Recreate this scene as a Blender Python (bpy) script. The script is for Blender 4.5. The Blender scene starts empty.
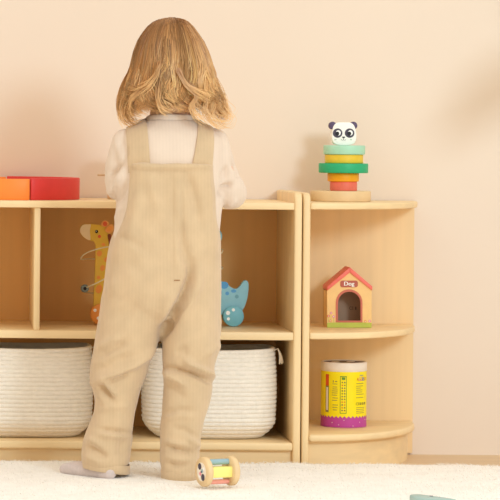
import bpy, bmesh, math, random
from mathutils import Vector, Matrix, noise
from mathutils.bvhtree import BVHTree
PI = math.pi
R = random.Random(7)
sc = bpy.context.scene
COL = sc.collection

# ------------------------------------------------------------------ camera
F, PU, PV, TH = 2860.0, -52.0, 137.0, math.radians(0.5)
CX, CY, CZ = -0.581, -5.5, 0.636
cam = bpy.data.cameras.new('camera')
cam.sensor_width = 36; cam.lens = F / 500 * 36
cam.shift_x = (250 - PU) / 500; cam.shift_y = -(250 - PV) / 500
cam.clip_end = 60
camo = bpy.data.objects.new('camera', cam); COL.objects.link(camo)
camo.matrix_world = Matrix.Translation((CX, CY, CZ)) @ Matrix.Rotation(PI / 2, 4, 'X') @ Matrix.Rotation(TH, 4, 'Z')
sc.camera = camo
ct, st = math.cos(TH), math.sin(TH)

def P(u, v, Y):
    """world point at depth Y seen at (u, v)"""
    da, db = u - PU, v - PV
    a, b = da * ct + db * st, -da * st + db * ct
    D = Y - CY
    return Vector((CX + a * D / F, Y, CZ - b * D / F))

def IP(p):
    D = p[1] - CY
    a, b = (p[0] - CX) * F / D, (CZ - p[2]) * F / D
    return (PU + a * ct - b * st, PV + a * st + b * ct)

def S(Y):
    """metres per pixel at depth Y"""
    return (Y - CY) / F

# ------------------------------------------------------------------ materials
MATS = {}
def srgb(h):
    if isinstance(h, str):
        h = [int(h[i:i + 2], 16) / 255 for i in (0, 2, 4)]
    return tuple(c / 12.92 if c <= 0.04045 else ((c + 0.055) / 1.055) ** 2.4 for c in h)

def mat(name, col, rough=0.6, spec=0.3, var=0.0, vscale=(8, 8, 8), bump=0.0, bscale=(60, 60, 60), bdist=0.002, sheen=0.0, sss=0.0, detail=3, metal=0.0):
    m = bpy.data.materials.new(name); m.use_nodes = True
    nt = m.node_tree; N = nt.nodes; L = nt.links
    b = N['Principled BSDF']
    c = srgb(col) if isinstance(col, str) else col
    b.inputs['Base Color'].default_value = (*c, 1)
    b.inputs['Roughness'].default_value = rough
    b.inputs['Specular IOR Level'].default_value = spec
    b.inputs['Metallic'].default_value = metal
    if sheen: b.inputs['Sheen Weight'].default_value = sheen
    if sss:
        b.inputs['Subsurface Weight'].default_value = sss
        b.inputs['Subsurface Radius'].default_value = (0.006, 0.003, 0.002)
    tc = N.new('ShaderNodeTexCoord')
    if var:
        mp = N.new('ShaderNodeMapping'); mp.inputs['Scale'].default_value = vscale
        L.new(tc.outputs['Object'], mp.inputs['Vector'])
        n = N.new('ShaderNodeTexNoise'); n.inputs['Scale'].default_value = 1; n.inputs['Detail'].default_value = detail
        L.new(mp.outputs[0], n.inputs['Vector'])
        r = N.new('ShaderNodeMapRange'); r.inputs['From Min'].default_value = 0.3; r.inputs['From Max'].default_value = 0.7
        L.new(n.outputs['Fac'], r.inputs['Value'])
        mx = N.new('ShaderNodeMix'); mx.data_type = 'RGBA'
        mx.inputs['A'].default_value = (*[x * (1 - var) for x in c], 1)
        mx.inputs['B'].default_value = (*[min(1, x * (1 + var)) for x in c], 1)
        L.new(r.outputs[0], mx.inputs['Factor']); L.new(mx.outputs['Result'], b.inputs['Base Color'])
    if bump:
        mp = N.new('ShaderNodeMapping'); mp.inputs['Scale'].default_value = bscale
        L.new(tc.outputs['Object'], mp.inputs['Vector'])
        n = N.new('ShaderNodeTexNoise'); n.inputs['Scale'].default_value = 1; n.inputs['Detail'].default_value = 4
        L.new(mp.outputs[0], n.inputs['Vector'])
        bp = N.new('ShaderNodeBump'); bp.inputs['Strength'].default_value = bump; bp.inputs['Distance'].default_value = bdist
        L.new(n.outputs['Fac'], bp.inputs['Height']); L.new(bp.outputs[0], b.inputs['Normal'])
    MATS[name] = m
    return m

def ribbed(name, col, period, axis='X', strength=0.5, dist=0.0008, var=0.06, sheen=0.3, contrast=0.12, distort=0.6):
    """cloth with fine ribs running across one axis"""
    m = bpy.data.materials.new(name); m.use_nodes = True
    N = m.node_tree.nodes; L = m.node_tree.links; b = N['Principled BSDF']
    c = srgb(col) if isinstance(col, str) else col
    b.inputs['Roughness'].default_value = 0.9; b.inputs['Specular IOR Level'].default_value = 0.1
    b.inputs['Sheen Weight'].default_value = sheen; b.inputs['Sheen Roughness'].default_value = 0.6
    tc = N.new('ShaderNodeTexCoord')
    w = N.new('ShaderNodeTexWave'); w.wave_type = 'BANDS'; w.bands_direction = axis
    w.inputs['Scale'].default_value = 0.05 * 2 * PI / period   # blender wave: bands of scale*20/(2pi)
    w.inputs['Distortion'].default_value = distort; w.inputs['Detail'].default_value = 2; w.inputs['Detail Scale'].default_value = 0.15
    L.new(tc.outputs['Object'], w.inputs['Vector'])
    n = N.new('ShaderNodeTexNoise'); n.inputs['Scale'].default_value = 28; n.inputs['Detail'].default_value = 5
    L.new(tc.outputs['Object'], n.inputs['Vector'])
    mx = N.new('ShaderNodeMix'); mx.data_type = 'RGBA'
    mx.inputs['A'].default_value = (*[x * (1 - contrast) for x in c], 1); mx.inputs['B'].default_value = (*[min(1, x * (1 + contrast)) for x in c], 1)
    L.new(w.outputs['Fac'], mx.inputs['Factor'])
    m2 = N.new('ShaderNodeMix'); m2.data_type = 'RGBA'; m2.blend_type = 'MULTIPLY'; m2.inputs['Factor'].default_value = 1
    rr = N.new('ShaderNodeMapRange'); rr.inputs['From Min'].default_value = 0.3; rr.inputs['From Max'].default_value = 0.7
    rr.inputs['To Min'].default_value = 1 - var; rr.inputs['To Max'].default_value = 1 + var
    L.new(n.outputs['Fac'], rr.inputs['Value'])
    L.new(mx.outputs['Result'], m2.inputs['A']); L.new(rr.outputs[0], m2.inputs['B'])
    L.new(m2.outputs['Result'], b.inputs['Base Color'])
    bp = N.new('ShaderNodeBump'); bp.inputs['Strength'].default_value = strength; bp.inputs['Distance'].default_value = dist
    L.new(w.outputs['Fac'], bp.inputs['Height']); L.new(bp.outputs[0], b.inputs['Normal'])
    MATS[name] = m
    return m

WOODC = (0.89, 0.665, 0.37)
def wood(name, c, sc3, var=0.07, rough=0.45):
    return mat(name, c, rough=rough, spec=0.3, var=var, vscale=sc3, detail=5)
wood('wood_x', WOODC, (2.2, 30, 55))           # grain along x
wood('wood_z', WOODC, (45, 30, 1.8))           # grain along z
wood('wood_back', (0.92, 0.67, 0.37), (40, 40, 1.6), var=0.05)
wood('wood_rear_shade', (0.80, 0.45, 0.15), (40, 40, 1.6), var=0.04)  # darker rear panel wood, some of the cubby shade put into its colour
wood('wood_toy', (0.80, 0.58, 0.32), (30, 30, 40), var=0.06)
mat('wall_paint', (0.86, 0.725, 0.60), rough=0.95, spec=0.05, var=0.012, vscale=(3, 3, 3), bump=0.08, bscale=(90, 90, 90))
wood('floor_wood', (0.72, 0.53, 0.33), (3, 40, 30), var=0.06, rough=0.5)
mat('rug_base', (0.96, 0.93, 0.88), rough=1, spec=0, var=0.03, vscale=(30, 30, 30))
mat('rug_pile', (0.97, 0.94, 0.90), rough=1, spec=0.0, sheen=0.2, var=0.02, vscale=(14, 14, 14))
_n = MATS['rug_pile'].node_tree; _t = _n.nodes.new('ShaderNodeBsdfTranslucent'); _t.inputs['Color'].default_value = (0.96, 0.93, 0.88, 1)
_x = _n.nodes.new('ShaderNodeMixShader'); _x.inputs[0].default_value = 0.45
_n.links.new(_n.nodes['Principled BSDF'].outputs[0], _x.inputs[1]); _n.links.new(_t.outputs[0], _x.inputs[2])
_n.links.new(_x.outputs[0], _n.nodes['Material Output'].inputs['Surface'])
ribbed('corduroy', (0.64, 0.465, 0.282), 0.0062, 'X', 0.22, 0.0008, 0.06, 0.3, 0.014, 1.2)
mat('cord_trim', (0.66, 0.47, 0.29), rough=0.9, spec=0.1, sheen=0.3, var=0.08, vscale=(160, 160, 160))
ribbed('knit', (0.78, 0.635, 0.51), 0.0062, 'X', 0.2, 0.0005, 0.02, 0.3, 0.012)
mat('skin', (0.80, 0.50, 0.36), rough=0.5, spec=0.35, sss=0.15, var=0.03, vscale=(40, 40, 40))
mat('sock_grey', (0.64, 0.54, 0.51), rough=0.95, spec=0.05, sheen=0.3, var=0.06, vscale=(200, 200, 200), bump=0.3, bscale=(300, 300, 300))
mat('stitch', (0.36, 0.19, 0.08), rough=0.8)
# rope
mr = mat('rope', (0.90, 0.83, 0.73), rough=0.95, spec=0.05, sheen=0.2, var=0.05, vscale=(90, 90, 240), bump=0.6, bscale=(170, 170, 60), bdist=0.002)
mat('tassel', (0.78, 0.66, 0.50), rough=0.95)
for n, c in dict(red='DE3F3C', orange='FF8F3C', coral='F07A63', amber='FFAE1E', green='2DAE78', yellow='F2C93F', mint='ACDDC0',
                 panda_white='FCF8F0', panda_purple='5A4A66', panda_dark='4A4250', black='191416', white='FDFBF5', blush='C9D4C4',
                 gir_yellow='EBC24A', gir_orange='F5A04C', gir_muzzle='F2D9AE', gir_brown='8A4420', gir_ear='F3AE62', cheek='E8693A',
                 dino='8FC3CF', dino_blue='5A9FD0', dino_dark='6FA5B4', wheel='7FC0CC', wire='E9DCB4', bead='7F8C8C',
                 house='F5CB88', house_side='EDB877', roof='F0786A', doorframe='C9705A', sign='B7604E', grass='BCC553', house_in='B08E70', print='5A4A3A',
                 pink='F29AA6', can_yellow='FFE818', can_purple='C04A9C', can_cream='F3E6D6', can_top='5A4438', can_red='E0582A', can_grey='9A8A50', can_green='6E9A30',
                 can_navy='3A2A5A', can_blue='4A7AC0', can_pink='E060A0', rod_blue='98B6BE', rod_yellow='FBEF8C', rod_red='F5A797', rod_green='5C8A6E', teal='A9C3BE', teal_side='6E9A88',
                 leaf='3E6B34', stem='5A6B3A', pot='D9C7B0', soil='3A2A1E', lash='4A3428', iris='4A6A86', lip='C9705F').items():
    mat(n, c, rough=0.45, spec=0.3, var=0.03, vscale=(60, 60, 60))
mat('glass_beadring', 'B8B4A4', rough=0.25, metal=0.6)
# hair: colour comes from each strand
mh = bpy.data.materials.new('hair_blond'); mh.use_nodes = True
_N = mh.node_tree.nodes; _b = _N['Principled BSDF']
_a = _N.new('ShaderNodeVertexColor'); _a.layer_name = 'strand'
mh.node_tree.links.new(_a.outputs['Color'], _b.inputs['Base Color'])
_b.inputs['Roughness'].default_value = 0.42; _b.inputs['Specular IOR Level'].default_value = 0.35
MATS['hair_blond'] = mh

# ------------------------------------------------------------------ mesh builder
class MB:
    def __init__(s): s.v = []; s.f = []; s.m = []; s.names = []
    def mi(s, name):
        if name not in s.names: s.names.append(name)
        return s.names.index(name)
    def add(s, vs, fs, m):
        o = len(s.v); s.v += [Vector(x) for x in vs]; k = s.mi(m)
        for f in fs: s.f.append(tuple(o + i for i in f)); s.m.append(k)
        return s
    def box(s, x0, x1, y0, y1, z0, z1, m):
        vs = [(x, y, z) for z in (z0, z1) for y in (y0, y1) for x in (x0, x1)]
        return s.add(vs, [(0, 2, 3, 1), (4, 5, 7, 6), (0, 1, 5, 4), (2, 6, 7, 3), (0, 4, 6, 2), (1, 3, 7, 5)], m)
    def loft(s, rings, m, cap=True, closed=True):
        n = len(rings[0]); fs = []
        for i in range(len(rings) - 1):
            for j in range(n if closed else n - 1):
                a, b = i * n + j, i * n + (j + 1) % n
                fs.append((a, b, b + n, a + n))
        if cap:
            fs.append(tuple(reversed(range(n)))); fs.append(tuple(range((len(rings) - 1) * n, len(rings) * n)))
        return s.add([p for r in rings for p in r], fs, m)
    def prism(s, pts, off, m):
        """closed outline (list of Vectors) extruded by vector off"""
        off = Vector(off)
        return s.loft([[Vector(p) for p in pts], [Vector(p) + off for p in pts]], m)
    def lathe(s, prof, c, m, n=40, axis='Z', cap=True):
        rings = []
        for r, h in prof:
            ring = []
            for k in range(n):
                a = 2 * PI * k / n
                x, y = r * math.cos(a), r * math.sin(a)
                d = {'Z': (x, y, h), 'X': (h, x, y), 'Y': (y, h, x)}[axis]
                ring.append(Vector(c) + Vector(d))
            rings.append(ring)
        return s.loft(rings, m, cap)
    def tube(s, pts, rad, m, n=8):
        pts = [Vector(p) for p in pts]; rings = []
        rr = rad if isinstance(rad, (list, tuple)) else [rad] * len(pts)
        up = None
        for i, p in enumerate(pts):
            t = (pts[min(i + 1, len(pts) - 1)] - pts[max(i - 1, 0)]).normalized()
            if up is None:
                up = t.orthogonal().normalized()
            up = (up - t * up.dot(t)).normalized(); w = t.cross(up)
            rings.append([p + (up * math.cos(2 * PI * k / n) + w * math.sin(2 * PI * k / n)) * rr[i] for k in range(n)])
        return s.loft(rings, m)
    def ball(s, c, r, m, nu=20, nv=12):
        c = Vector(c); r = Vector(r) if hasattr(r, '__len__') else Vector((r, r, r)); rings = []
        for i in range(1, nv):
            t = PI * i / nv
            rings.append([c + Vector((r.x * math.sin(t) * math.cos(2 * PI * k / nu), r.y * math.sin(t) * math.sin(2 * PI * k / nu), -r.z * math.cos(t))) for k in range(nu)])
        return s.loft(rings, m)
    def bm(s):
        b = bmesh.new(); vs = [b.verts.new(x) for x in s.v]
        for f, k in zip(s.f, s.m):
            try: fc = b.faces.new([vs[i] for i in f]); fc.material_index = k
            except ValueError: pass
        return b
    def build(s, name, parent=None, loc=None, bevel=0, seg=2, angle=35, smooth=True):
        b = s.bm()
        bmesh.ops.recalc_face_normals(b, faces=b.faces)
        if bevel:
            b.normal_update()
            es = [e for e in b.edges if len(e.link_faces) == 2 and e.calc_face_angle(0) > math.radians(38)]
            bmesh.ops.bevel(b, geom=es, offset=bevel, segments=seg, affect='EDGES', profile=0.5, clamp_overlap=True)
        me = bpy.data.meshes.new(name); b.to_mesh(me); b.free()
        return link(name, me, s.names, parent, loc, angle, smooth)

def rootloc(o):
    while o.parent: o = o.parent
    return o.location.copy()

def link(name, me, mats, parent=None, loc=None, angle=35, smooth=True):
    for n in mats: me.materials.append(MATS[n])
    if smooth:
        me.polygons.foreach_set('use_smooth', [True] * len(me.polygons)); me.set_sharp_from_angle(angle=math.radians(angle))
    o = bpy.data.objects.new(name, me); COL.objects.link(o)
    if parent is not None:
        o.parent = parent; me.transform(Matrix.Translation(-rootloc(parent)))
    elif loc is not None:
        o.location = loc; me.transform(Matrix.Translation(-Vector(loc)))
    return o

def tag(o, label, cat, group=None):
    o['label'] = label; o['category'] = cat
    if group: o['group'] = group
    return o
def thing(name, loc, label, cat, group=None):
    o = bpy.data.objects.new(name, None); o.empty_display_size = 0.02; COL.objects.link(o); o.location = loc
    return tag(o, label, cat, group)
def struct(o): o['kind'] = 'structure'; return o

def temp_eval(me, mods):
    o = bpy.data.objects.new('tmp', me); COL.objects.link(o); mods(o)
    bpy.context.view_layer.update()
    dg = bpy.context.evaluated_depsgraph_get()
    out = bpy.data.meshes.new_from_object(o.evaluated_get(dg), depsgraph=dg)
    bpy.data.objects.remove(o)
    return out
def remesh(mb, voxel, smooth=4, fac=0.5):
    b = mb.bm(); bmesh.ops.recalc_face_normals(b, faces=b.faces)
    bmesh.ops.triangulate(b, faces=b.faces)
    me = bpy.data.meshes.new('tmp'); b.to_mesh(me); b.free()
    def mods(o):
        r = o.modifiers.new('r', 'REMESH'); r.mode = 'VOXEL'; r.voxel_size = voxel
        if smooth:
            q = o.modifiers.new('s', 'SMOOTH'); q.factor = fac; q.iterations = smooth
    return temp_eval(me, mods)

def text_geo(txt, size=1.0):
    cu = bpy.data.curves.new('t', 'FONT'); cu.body = txt; cu.size = size; cu.align_x = 'CENTER'; cu.align_y = 'CENTER'; cu.resolution_u = 4
    o = bpy.data.objects.new('t', cu); COL.objects.link(o); bpy.context.view_layer.update()
    dg = bpy.context.evaluated_depsgraph_get()
    me = bpy.data.meshes.new_from_object(o.evaluated_get(dg), depsgraph=dg)
    vs = [v.co.copy() for v in me.vertices]; fs = [tuple(p.vertices) for p in me.polygons]
    bpy.data.objects.remove(o); bpy.data.meshes.remove(me)
    return vs, fs

def cat_closed(pts, n=6):
    out = []; k = len(pts)
    for i in range(k):
        p0, p1, p2, p3 = [Vector(pts[(i + d) % k]) for d in (-1, 0, 1, 2)]
        for j in range(n):
            t = j / n
            out.append(0.5 * ((2 * p1) + (p2 - p0) * t + (2 * p0 - 5 * p1 + 4 * p2 - p3) * t * t + (3 * p1 - p0 - 3 * p2 + p3) * t ** 3))
    return out
def cat_open(pts, n=8):
    pts = [Vector(p) for p in pts]; q = [2 * pts[0] - pts[1]] + pts + [2 * pts[-1] - pts[-2]]; out = []
    for i in range(1, len(q) - 2):
        p0, p1, p2, p3 = q[i - 1:i + 3]
        for j in range(n):
            t = j / n
            out.append(0.5 * ((2 * p1) + (p2 - p0) * t + (2 * p0 - 5 * p1 + 4 * p2 - p3) * t * t + (3 * p1 - p0 - 3 * p2 + p3) * t ** 3))
    return out + [pts[-1]]
def interp(tab, x):
    if x <= tab[0][0]: return tab[0][1:]
    for a, b in zip(tab, tab[1:]):
        if x <= b[0]:
            t = (x - a[0]) / (b[0] - a[0]); return tuple(p + (q - p) * t for p, q in zip(a[1:], b[1:]))
    return tab[-1][1:]
def dot_px(mb, u, v, ru, rv, Y, m, th=0.0008, n=20, front=0.0004, rot=0):
    """thin painted disc on a plane that faces the viewer at depth Y"""
    pts = []
    for k in range(n):
        a = 2 * PI * k / n; x, y = ru * math.cos(a), rv * math.sin(a)
        pts.append(P(u + x * math.cos(rot) - y * math.sin(rot), v + x * math.sin(rot) + y * math.cos(rot), Y) + Vector((0, -front, 0)))
    mb.prism(pts, (0, th, 0), m)

# ------------------------------------------------------------------ setting
WY = 0.305
struct(MB().box(-3, 3, WY, WY + 0.1, 0, 2.6, 'wall_paint').build('wall_back'))
struct(MB().box(-3, 3, -4.5, WY, -0.05, 0, 'floor_wood').build('floor'))

# ------------------------------------------------------------------ low shelf unit (left)
zt = P(300, 203, 0).z; zt_b = P(300, 210, 0).z
zp = P(300, 192.4, 0).z                      # top of side panels
zm = P(300, 332.6, 0).z; zm_b = P(300, 340.6, 0).z
zb = P(295, 443, 0).z; zb_b = P(295, 451, 0).z
xr0, xr1 = P(293.8, 300, 0).x, P(301.6, 300, 0).x
xl0 = xr1 - 1.0; xl1 = xl0 + 0.0155
BACK = 0.30
def rounded_panel(x0, x1, y0, y1, z0, z1, r):
    """upright panel whose front top corner is rounded"""
    pts = [(y1, z0), (y0, z0)]
    for k in range(9):
        a = PI - PI / 2 * k / 8
        pts.append((y0 + r + r * math.cos(a), z1 - r + r * math.sin(a)))
    pts.append((y1, z1))
    return MB().prism([(x0, y, z) for y, z in pts], (x1 - x0, 0, 0), 'wood_z')
sh = thing('storage_shelf', ((xl0 + xr1) / 2, 0.15, 0), 'long low light wood shelf unit with cubbies above two woven baskets', 'shelf')
rounded_panel(xr0, xr1, 0, BACK, 0, zp, 0.018).build('side_panel', sh, bevel=0.004, seg=3)
rounded_panel(xl0, xl1, 0, BACK, 0, zp, 0.018).build('side_panel', sh, bevel=0.004, seg=3)
MB().box(xl1, xr0, 0.0, BACK, zt_b, zt, 'wood_x').build('top_panel', sh, bevel=0.002)
MB().box(xl1, xr0, 0.0, BACK - 0.006, zm_b, zm, 'wood_x').build('middle_shelf', sh, bevel=0.002)
MB().box(xl1, xr0, -0.003, BACK - 0.006, zb_b, zb, 'wood_x').build('bottom_shelf', sh, bevel=0.004, seg=3)
MB().box(xl1, xr0, 0.012, 0.027, 0, zb_b, 'wood_x').build('kick_panel', sh, bevel=0.001)
MB().box(xl1, xr0, BACK - 0.006, BACK, 0.004, zt_b, 'wood_rear_shade').build('back_panel', sh)
dx0, dx1 = P(34, 260, 0).x, P(40.3, 260, 0).x
MB().box(dx0, dx1, 0.004, BACK - 0.006, zm, zt_b, 'wood_z').build('divider', sh, bevel=0.002)

# ------------------------------------------------------------------ corner shelf (right)
cl0, cl1 = P(302.8, 300, 0).x, P(310, 300, 0).x
cxr = P(413.3, 300, BACK).x
zc = zt; zc_b = P(312, 209.5, 0).z
zcm = P(310, 332.8, 0).z; zcm_b = P(310, 339.4, 0).z
zcb = P(310, 434.6, 0).z; zcb_b = P(310, 442, 0).z
co = thing('corner_shelf', ((cl0 + cxr) / 2, 0.15, 0), 'light wood corner shelf unit with three curved quarter round shelves', 'shelf')
rounded_panel(cl0, cl1, 0, BACK, 0, zp - 0.001, 0.018).build('side_panel', co, bevel=0.004, seg=3)
def quarter(x0, a, b, z0, z1, yb, m, bev, name):
    pts = [(x0, yb, z0)]
    for k in range(33):
        t = PI / 2 * k / 32
        pts.append((x0 + a * math.sin(t), yb - b * math.cos(t), z0))
    mb = MB().prism(pts, (0, 0, z1 - z0), m)
    return mb.build(name, co, bevel=bev, seg=3, angle=40)
A = cxr - cl1
quarter(cl1, A + 0.002, BACK + 0.0, zc_b, zc, BACK, 'wood_x', 0.003, 'curved_shelf')
quarter(cl1, A - 0.002, BACK - 0.004, zcm_b, zcm, BACK - 0.004, 'wood_x', 0.003, 'curved_shelf')
quarter(cl1, A - 0.001, BACK - 0.001, zcb_b, zcb, BACK - 0.004, 'wood_x', 0.005, 'curved_shelf')
quarter(cl1, A - 0.014, BACK - 0.022, 0, zcb_b, BACK - 0.004, 'wood_x', 0, 'curved_plinth')
MB().box(cl1, cxr, BACK - 0.004, BACK + 0.003, 0.004, zc_b, 'wood_back').build('back_panel', co)

# ------------------------------------------------------------------ rope baskets
def make_basket():
    uL, uR, vT, vB = 143, 277, 349, 438.5
    yc = 0.110; hd = 0.088
    zT = P(215, 348.5, 0.02).z; z0 = zb
    xc = (P(uL, 390, 0.08).x + P(uR, 390, 0.08).x) / 2; hw = (P(uR, 390, 0.08).x - P(uL, 390, 0.08).x) / 2
    H = zT - z0
    root = thing('rope_basket', (xc, yc, z0), '', 'basket', 'woven rope baskets on the bottom shelf')
    n = 96
    def ring(a, b, z, e=3.2):
        out = []
        for k in range(n):
            t = 2 * PI * k / n; c, s_ = math.cos(t), math.sin(t)
            out.append(Vector((xc + a * abs(c) ** (2 / e) * math.copysign(1, c), yc + b * abs(s_) ** (2 / e) * math.copysign(1, s_), z)))
        return out
    rows = 21; rings = []; per = 8
    def prof(f):      # inset of the wall at height fraction f
        if f < 0.22:
            q = 1 - f / 0.22; return 0.030 * q * q
        return -0.003 * math.sin(min(1, (f - 0.22) / 0.78) * PI) + 0.003 * f
    r = H / rows / 2
    for i in range(rows * per + 1):
        f = i / (rows * per); ph = (i % per) / per
        off = (abs(math.sin(PI * ph)) ** 0.6 - 1) * r * 0.55 - prof(f)
        z = z0 + 0.0008 + f * (H - 0.001)
        # the rim dips a little between the corners
        rings.append([Vector((p.x, p.y, p.z - 0.004 * f ** 3 * (1 - ((p.x - xc) / hw) ** 2))) for p in ring(hw + off, hd + off, z)])
    inner = []
    for f in (1.0, 0.7, 0.3, 0.06):
        ins = 0.008 + prof(f)
        inner.append([Vector((p.x, p.y, p.z - 0.004 * f ** 3 * (1 - ((p.x - xc) / hw) ** 2))) for p in ring(hw - ins, hd - ins, z0 + f * H - 0.001)])
    MB().loft(rings + inner, 'rope').build('woven_body', root, angle=75)
    t = MB()
    bx = xc + hw - 0.004; by = yc - hd * 0.55
    for k in range(4):
        dx = 0.003 * k
        t.tube([(bx - 0.006, by, zT - 0.006), (bx + 0.003, by - 0.002, zT - 0.002), (bx + 0.006 + dx * 0.3, by - 0.004, zT - 0.014), (bx + 0.006 + dx * 0.7, by - 0.004 - 0.001 * k, zT - 0.032 + 0.003 * (k % 2))], 0.0013, 'tassel', 6)
    t.build('rope_tassel', root)
    return root
bk = make_basket()
bk['label'] = 'cream coiled rope basket on bottom shelf partly behind the child, nearest the corner shelf'
b2 = bk.copy(); COL.objects.link(b2); b2.location.x -= 0.3585
for ch in list(bk.children):
    c = ch.copy(); COL.objects.link(c); c.parent = b2
b2['label'] = "cream coiled rope basket on bottom shelf left of the child's legs, cut by photo edge"

# ------------------------------------------------------------------ curved wooden arches on top
def arch(name, label, a0, a1, rO, rI, m, c, h):
    n = 40; ro = []
    for k in range(n + 1):
        a = math.radians(a0 + (a1 - a0) * k / n); cs, sn = math.cos(a), math.sin(a)
        ro.append([Vector((c.x + rO * cs, c.y + rO * sn, c.z)), Vector((c.x + rO * cs, c.y + rO * sn, c.z + h)),
                   Vector((c.x + rI * cs, c.y + rI * sn, c.z + h)), Vector((c.x + rI * cs, c.y + rI * sn, c.z))])
    o = MB().loft(ro, m).build(name, None, (c.x, c.y, c.z), bevel=0.0015)
    return tag(o, label, 'toy block')
YR = 0.155
rc = P(9.5, 185, YR); rc.z = zt + 0.0003
hh = 22.0 * S(0.03)
rO = (P(79.6, 190, YR).x - rc.x)
a_front = -math.degrees(math.acos(min(1, (P(31, 190, YR - rO * 0.9).x - rc.x) / rO)))
arch('curved_block', 'red curved wooden block lying on top of the shelf left of the child', a_front, 91, rO, rO - 0.013, 'red', rc, hh)
arch('curved_block', 'orange curved wooden block on shelf top at left photo edge, touching the red one', 92, 360 + a_front - 1, rO - 0.001, rO - 0.014, 'orange', rc, hh - 0.0015)

# ------------------------------------------------------------------ panda stacking tower
PY = 0.19
base_u = (310.5, 370.5)
bc = P(340.5, 198, PY); bc.z = zc + 0.0002
def disc(name, label, uL, uR, vT, vB, m, z0, ridge=0.001, cat='stacking block', grp='stacking blocks of the panda tower'):
    cx_ = (P(uL, (vT + vB) / 2, PY).x + P(uR, (vT + vB) / 2, PY).x) / 2
    r = (uR - uL) / 2 * S(PY); h = (vB - vT) * S(PY)
    c = (cx_, PY, z0)
    o = MB().lathe([(r - 0.0016, 0), (r - 0.0004, 0.0006), (r, 0.0018), (r, h - 0.0018), (r - 0.0004, h - 0.0006), (r - 0.0016, h - 0.0001)], c, m, 56).build(name, None, c, angle=50)
    tag(o, label, cat, grp); return z0 + h
z = zc + 0.0002
z = disc('base_disc', 'plain wooden base under the colourful panda block tower', 310.5, 370.5, 190.5, 201, 'wood_toy', z)
z = disc('stacking_disc', 'coral red round block, lowest of the panda tower on wooden base', 330, 357, 182, 191.2, 'coral', z)
z = disc('stacking_disc', 'amber orange round block between coral and green blocks of panda tower', 327.6, 358.8, 173.4, 182, 'amber', z)
z = disc('stacking_disc', 'wide green round block in the middle of the panda tower', 318.8, 368, 163.8, 173.4, 'green', z)
z = disc('stacking_disc', 'yellow round block between green and mint blocks of panda tower', 325, 363, 155, 163.8, 'yellow', z)
z = disc('stacking_disc', 'pale mint round block directly under the panda head', 323.6, 365, 145.8, 155, 'mint', z)
# head
vb = IP((P(344, 150, PY).x, PY, z))[1]; dv = vb - 145.6
py0 = PY - 0.011
hd_root = thing('panda_head_block', (P(344, 140, PY).x, PY, z), 'white wooden panda head block on top of the tower', 'stacking block', 'stacking blocks of the panda tower')
def pf(u, v): return P(u, v + dv, py0)
hp = cat_closed([(331.8, 137), (333, 128), (336.5, 123.4), (344, 122.6), (351.5, 123.4), (355.2, 128), (356.6, 137), (354.5, 143.2), (349, 145.5), (339, 145.5), (333.8, 143.2)])
o = MB().prism([pf(*p) for p in hp], (0, 0.022, 0), 'panda_white').build('head', hd_root, bevel=0.002, seg=3)
for u in (333, 353.9):
    ep = MB(); d = -1 if u < 344 else 1
    pts = [pf(u + 3.7 * math.cos(2 * PI * k / 24), 125.9 + 3.9 * math.sin(2 * PI * k / 24)) + Vector((0, 0.002, 0)) for k in range(24)]
    ep.prism(pts, (0, 0.016, 0), 'panda_purple').build('ear', hd_root, bevel=0.001)
fc = MB()
for i, (u, d) in enumerate(((337.6, -1), (349.6, 1))):
    dot_px(fc, u, 133.4 + dv, 4.8, 4.7, py0, 'panda_dark', rot=0.3 * d)
    dot_px(fc, u + 0.7, 133.2 + dv, 2.5, 2.7, py0, 'white', front=0.0008)
    dot_px(fc, u - 0.4, 133.9 + dv, 1.9, 2.0, py0, 'black', front=0.0012)
    dot_px(fc, u + d * 1.8 - 0.4, 139.9 + dv, 1.2, 0.7, py0, 'blush')
fc.prism([pf(a, b) + Vector((0, -0.0005, 0)) for a, b in ((342.2, 137), (344.9, 137), (345, 137.7), (343.6, 138.8), (342.2, 137.7))], (0, 0.0008, 0), 'black')
fc.tube([pf(343.6, 138.5), pf(343.6, 140.2)], 0.0004, 'black', 6)
fc.tube([pf(341, 139.9), pf(342.3, 140.6), pf(343.6, 140.2), pf(344.9, 140.6), pf(346, 139.9)], 0.0004, 'black', 6)
fc.build('face_marks', hd_root)

# ------------------------------------------------------------------ dog house
HY = 0.155; HD = 0.062
hz = zcm + 0.0003
hdv = IP((P(349, 327, HY).x, HY, hz))[1] - 327.7
def H(u, v, d=0.0):
    p = P(u, v + hdv, HY) + Vector((0, d, 0)); p.z = max(p.z, hz); return p
dh = thing('toy_dog_house', (H(349.3, 327).x, HY + HD / 2, hz), 'small wooden toy dog house with coral roof on middle corner shelf', 'toy house')
# walls: front with an arched opening, sides, back
outer = [(327.2, 327.7), (327.2, 289.5), (349.5, 272), (371.6, 289.5), (371.6, 327.7)]
def arch_pts(uL, uR, vT, vB, n=16):
    r = (uR - uL) / 2; cu = (uL + uR) / 2; cv = vT + r
    return [(uL, vB)] + [(cu - r * math.cos(PI * k / n), cv - r * math.sin(PI * k / n)) for k in range(n + 1)] + [(uR, vB)]
ai = arch_pts(337.6, 360.8, 291.4, 321)
w = MB()
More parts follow.
